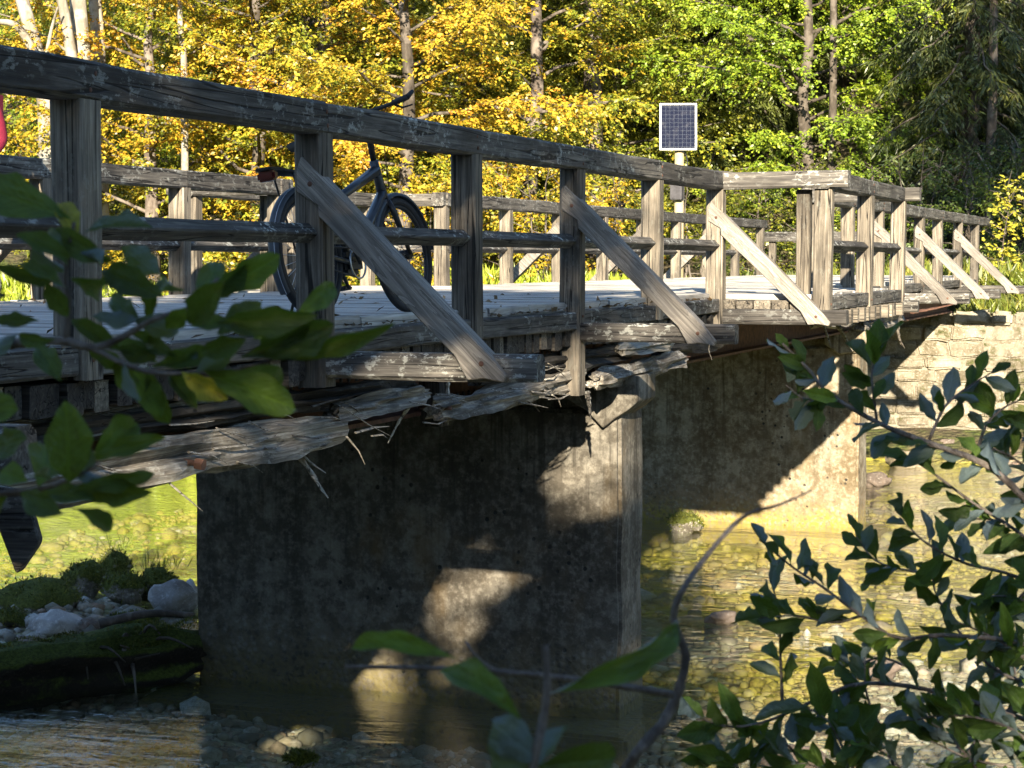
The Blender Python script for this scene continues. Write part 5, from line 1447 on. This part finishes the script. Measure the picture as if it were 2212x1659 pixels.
# lower left branch
br2 = empty('sallow_branch', tuple(atD(-260, 1080, 1.5)), label='lower sallow twig with round leaves in the left foreground', category='branch')
t1 = stem(br2, [(-260, 1085), (0, 1066), (80, 1058), (150, 1035), (215, 1000)], 1.5, 20, 6)
t2 = stem(br2, [(110, 1088), (160, 1098), (215, 1118)], 1.5, 4, 3, n=6)
LL = [((-40, 880), (40, 884), 62, 0, 'b', .2), ((150, 1042), (148, 892), 92, 0, 'b', .1), ((82, 1052), (118, 936), 84, 0, 'b', .2), ((188, 1002), (304, 906), 66, 0, 'b', .1), ((200, 992), (358, 946), 40, 0, 'b', .3),
      ((-30, 970), (56, 948), 60, 0, 'd', .3), ((150, 1060), (334, 1022), 40, 0, 'b', .3), ((160, 1050), (308, 1068), 58, 0, 'b', .2), ((42, 1066), (128, 1108), 52, 0, 'd', .2), ((162, 1098), (270, 1146), 42, 0, 'd', .2),
      ((90, 1066), (208, 1080), 42, 0, 'd', .4), ((60, 1040), (-10, 1010), 52, 0, 'b', .2), ((20, 1062), (-50, 1110), 46, 0, 'd', .3), ((170, 1020), (196, 960), 40, 1, 'd', .6), ((110, 1040), (60, 1000), 40, 1, 'd', .5), ((250, 1040), (160, 1020), 34, 1, 'd', .7)]
for b, t_, wd, fl, mt, ro in LL:
    t_ = (b[0] + (t_[0] - b[0]) * 1.0, b[1] + (t_[1] - b[1]) * 1.0); wd *= 1.05
    put_leaf(t2 if b[1] > 1090 else t1, b, t_, wd, 1.5 + random.uniform(-.04, .04), random.uniform(-.04, .04), ro * random.choice((-1, 1)), bool(fl), mt)
# twig at the bottom centre
D3 = 1.22
br3 = empty('sallow_twig', tuple(atD(1250, 1900, D3)), label='bare twig with two long drooping leaves at bottom centre', category='branch')
c1 = stem(br3, [(1240, 1900, .2), (1350, 1665), (1440, 1550), (1482, 1425), (1455, 1335), (1490, 1250), (1600, 1120, .1), (1680, 1092, .1), (1752, 1060, .15)], D3 + .35, 30, 4, n=26)
c2 = stem(br3, [(1455, 1500), (1330, 1480), (1200, 1462), (1040, 1448), (900, 1442), (745, 1440)], D3 + .3, 17, 9, n=18)
c3 = stem(br3, [(1110, 1900), (1150, 1660), (1172, 1560), (1182, 1480), (1178, 1395)], D3, 26, 14)
c4 = stem(br3, [(1345, 1482), (1385, 1415), (1440, 1370)], D3 + .33, 14, 6, n=6)
c5 = stem(br3, [(1075, 1452), (1030, 1420), (1005, 1385)], D3 + .3, 9, 6, n=6)
put_leaf(c3, (1125, 1555), (930, 1385), 74, D3, .05, .35, False, 'b', 3)
put_leaf(c3, (985, 1420), (745, 1388), 52, D3 + .02, .05, .5, False, 'b', 0)
put_leaf(c3, (1192, 1500), (1492, 1345), 66, D3, .08, .5, False, 'b', 0)
put_leaf(c3, (1162, 1640), (1068, 1560), 92, D3, -.02, .2, True, 'd', 2)
put_leaf(c3, (1150, 1700), (1070, 1580), 90, D3 + .01, -.02, .2, True, 'd', 5)
put_leaf(c3, (1160, 1655), (1340, 1640), 120, D3, .03, .5, False, 'd', 0)
put_leaf(c3, (1165, 1660), (1205, 1570), 50, D3, .03, .8, True, 'd', 1)
for e_, pb, nm in ((br1, atD(-260, 770, D1), 'left'), (br2, atD(-260, 1085, 1.5), 'lower')):
    g_ = Vector((-1.75, 1.2, float(gh(-1.75, 1.2)) - .1))
    tube('stem', spline([pb, pb.lerp(g_, .45) + Vector((-.12, 0, .12)), g_], 8), [.006 + .0022 * i for i in range(9)], TWIG, e_, 8)
# sallow shrub at right
D4 = 3.05
sh = empty('sallow_shrub', tuple(atD(2330, 2300, D4)), label='dense grey-green sallow shrub filling the lower right foreground', category='shrub')
SH = [  # pixel path, stem width, leaf count, distance offset
 ([(2420, 1300), (2230, 1095), (2130, 1005), (2000, 955), (1900, 915), (1790, 850), (1748, 800), (1690, 742)], 18, 26, 0),
 ([(1795, 855), (1740, 862), (1698, 832)], 6, 6, 0), ([(1895, 915), (1886, 850), (1884, 800), (1905, 752)], 7, 9, .05),
 ([(2005, 955), (2040, 880), (2085, 840), (2150, 800)], 8, 12, .05), ([(2105, 995), (2130, 920), (2170, 880), (2215, 860)], 8, 10, .1),
 ([(2300, 1240), (2200, 1150), (2100, 1085), (2010, 1018), (1955, 985)], 10, 14, .1), ([(2300, 1290), (2180, 1240), (2080, 1215), (1990, 1165), (1945, 1110)], 10, 16, -.05),
 ([(2400, 1480), (2230, 1395), (2050, 1372), (1940, 1378), (1860, 1330), (1780, 1270), (1712, 1225), (1640, 1165)], 12, 26, -.1), ([(1860, 1330), (1800, 1345), (1720, 1330), (1640, 1335)], 7, 12, -.05),
 ([(1690, 1520), (1686, 1420), (1682, 1320), (1660, 1240)], 8, 15, .05), ([(2300, 1500), (2140, 1440), (2030, 1300), (2012, 1220)], 9, 14, 0),
 ([(2380, 1620), (2230, 1560), (2080, 1510), (1960, 1482), (1850, 1478), (1762, 1512), (1650, 1560), (1560, 1568), (1485, 1535)], 14, 28, -.15),
 ([(1945, 1700), (1905, 1580), (1872, 1500), (1868, 1420)], 9, 10, -.1), ([(2030, 1720), (2070, 1620), (2130, 1530), (2160, 1420), (2175, 1330), (2240, 1250)], 20, 20, .1),
 ([(2420, 1500), (2300, 1470), (2190, 1530), (2110, 1600), (2050, 1720)], 26, 14, -.05), ([(1760, 1720), (1712, 1620), (1650, 1585), (1590, 1600)], 8, 12, -.1),
 ([(1870, 1720), (1832, 1640), (1790, 1560), (1745, 1530)], 8, 12, -.2), ([(2300, 1690), (2200, 1660), (2100, 1640), (2010, 1600)], 10, 14, -.2),
 ([(2300, 1120), (2240, 1040), (2190, 990), (2120, 960)], 8, 10, .15)]
SH2 = [([(2330, 1760), (2240, 1620), (2150, 1560), (2040, 1545), (1960, 1560)], 10, 22, -.25), ([(2300, 1560), (2230, 1440), (2150, 1380), (2060, 1340)], 9, 20, -.1), ([(2140, 1760), (2120, 1680), (2060, 1600), (1990, 1545)], 9, 18, -.2),
 ([(1980, 1760), (1960, 1680), (1900, 1620), (1840, 1600)], 8, 16, -.25), ([(2330, 1420), (2260, 1330), (2190, 1290), (2110, 1290)], 8, 18, .05), ([(1850, 1760), (1800, 1680), (1740, 1650), (1680, 1660)], 7, 14, -.2),
 ([(2330, 1330), (2240, 1200), (2170, 1130), (2090, 1120)], 8, 18, .15), ([(2330, 1680), (2260, 1560), (2200, 1480), (2190, 1400)], 9, 18, .1), ([(1640, 1760), (1610, 1680), (1570, 1640), (1530, 1650)], 6, 10, -.15), ([(2330, 1000), (2260, 930), (2200, 920), (2150, 945)], 7, 12, .2),
 ([(1960, 1440), (1900, 1420), (1840, 1440), (1790, 1420)], 6, 12, .1), ([(2010, 1240), (1950, 1230), (1890, 1210), (1850, 1160)], 6, 13, .1)]
sh2 = empty('sallow_shrub', tuple(atD(2380, 2300, D4)), label='second sallow shrub with smaller leaves low in the right corner', category='shrub')
nleaf = 0
for path, wd, cnt, dD in SH + SH2:
    Dk = D4 + dD
    own = sh2 if (path, wd, cnt, dD) in SH2 else sh
    st = stem(own, path, Dk, wd, max(3, wd * .3), n=max(8, len(path) * 3))
    P2 = spline([Vector((x, y, 0)) for x, y in path], 60)
    cnt = int(cnt * 1.12)
    for i in range(cnt):
        s = .12 + .88 * (i + random.random() * .7) / cnt
        k_ = min(58, int(s * 59)); q = P2[k_]; tg = (P2[k_ + 1] - P2[k_]).normalized()
        ang = random.choice((-1, 1)) * random.uniform(.35, 1.25) if s < .93 else random.uniform(-.4, .4)
        dr = Matrix.Rotation(ang, 3, 'Z') @ tg
        dr = (dr + Vector((0, random.uniform(-.25, .2), 0))).normalized()
        ln = random.uniform(46, 88) * (1.5 if dD < -.1 and random.random() < .22 else 1)
        if own is sh2: ln *= .86
        tip = q + dr * ln
        if q.x > 2290 or q.y > 1700: continue
        put_leaf(st, (q.x, q.y), (tip.x, tip.y), ln * random.uniform(.36, .52), Dk + random.uniform(-.02, .02), random.uniform(-.05, .05), random.gauss(0, .75), random.random() < .34, 'b' if random.random() < .22 else 'd')
        nleaf += 1
# the shrub stems reach the bank below the picture
for x in (2380, 2050, 1900, 2330, 2140):
    pt = atD(x, 1720, D4); g_ = Vector((.55, 2.6, float(gh(.55, 2.6)) - .1))
    tube('stem', spline([pt, pt.lerp(g_, .5) + Vector((.1, 0, .05)), g_], 8), [.012 + .0016 * i for i in range(9)], TWIG, sh if x in (2380, 2050, 1900) else sh2, 7)
pt = atD(1240, 1900, D3 + .5)
tube('stem', spline([pt, Vector((-.05, 1.55, -1.1)), Vector((.05, 1.6, float(gh(.05, 1.6)) - .1))], 6), [.009, .010, .011, .012, .013, .014, .015], TWIG, br3, 7)
print('LEAVES', NLEAF[0], 'shrub', nleaf)
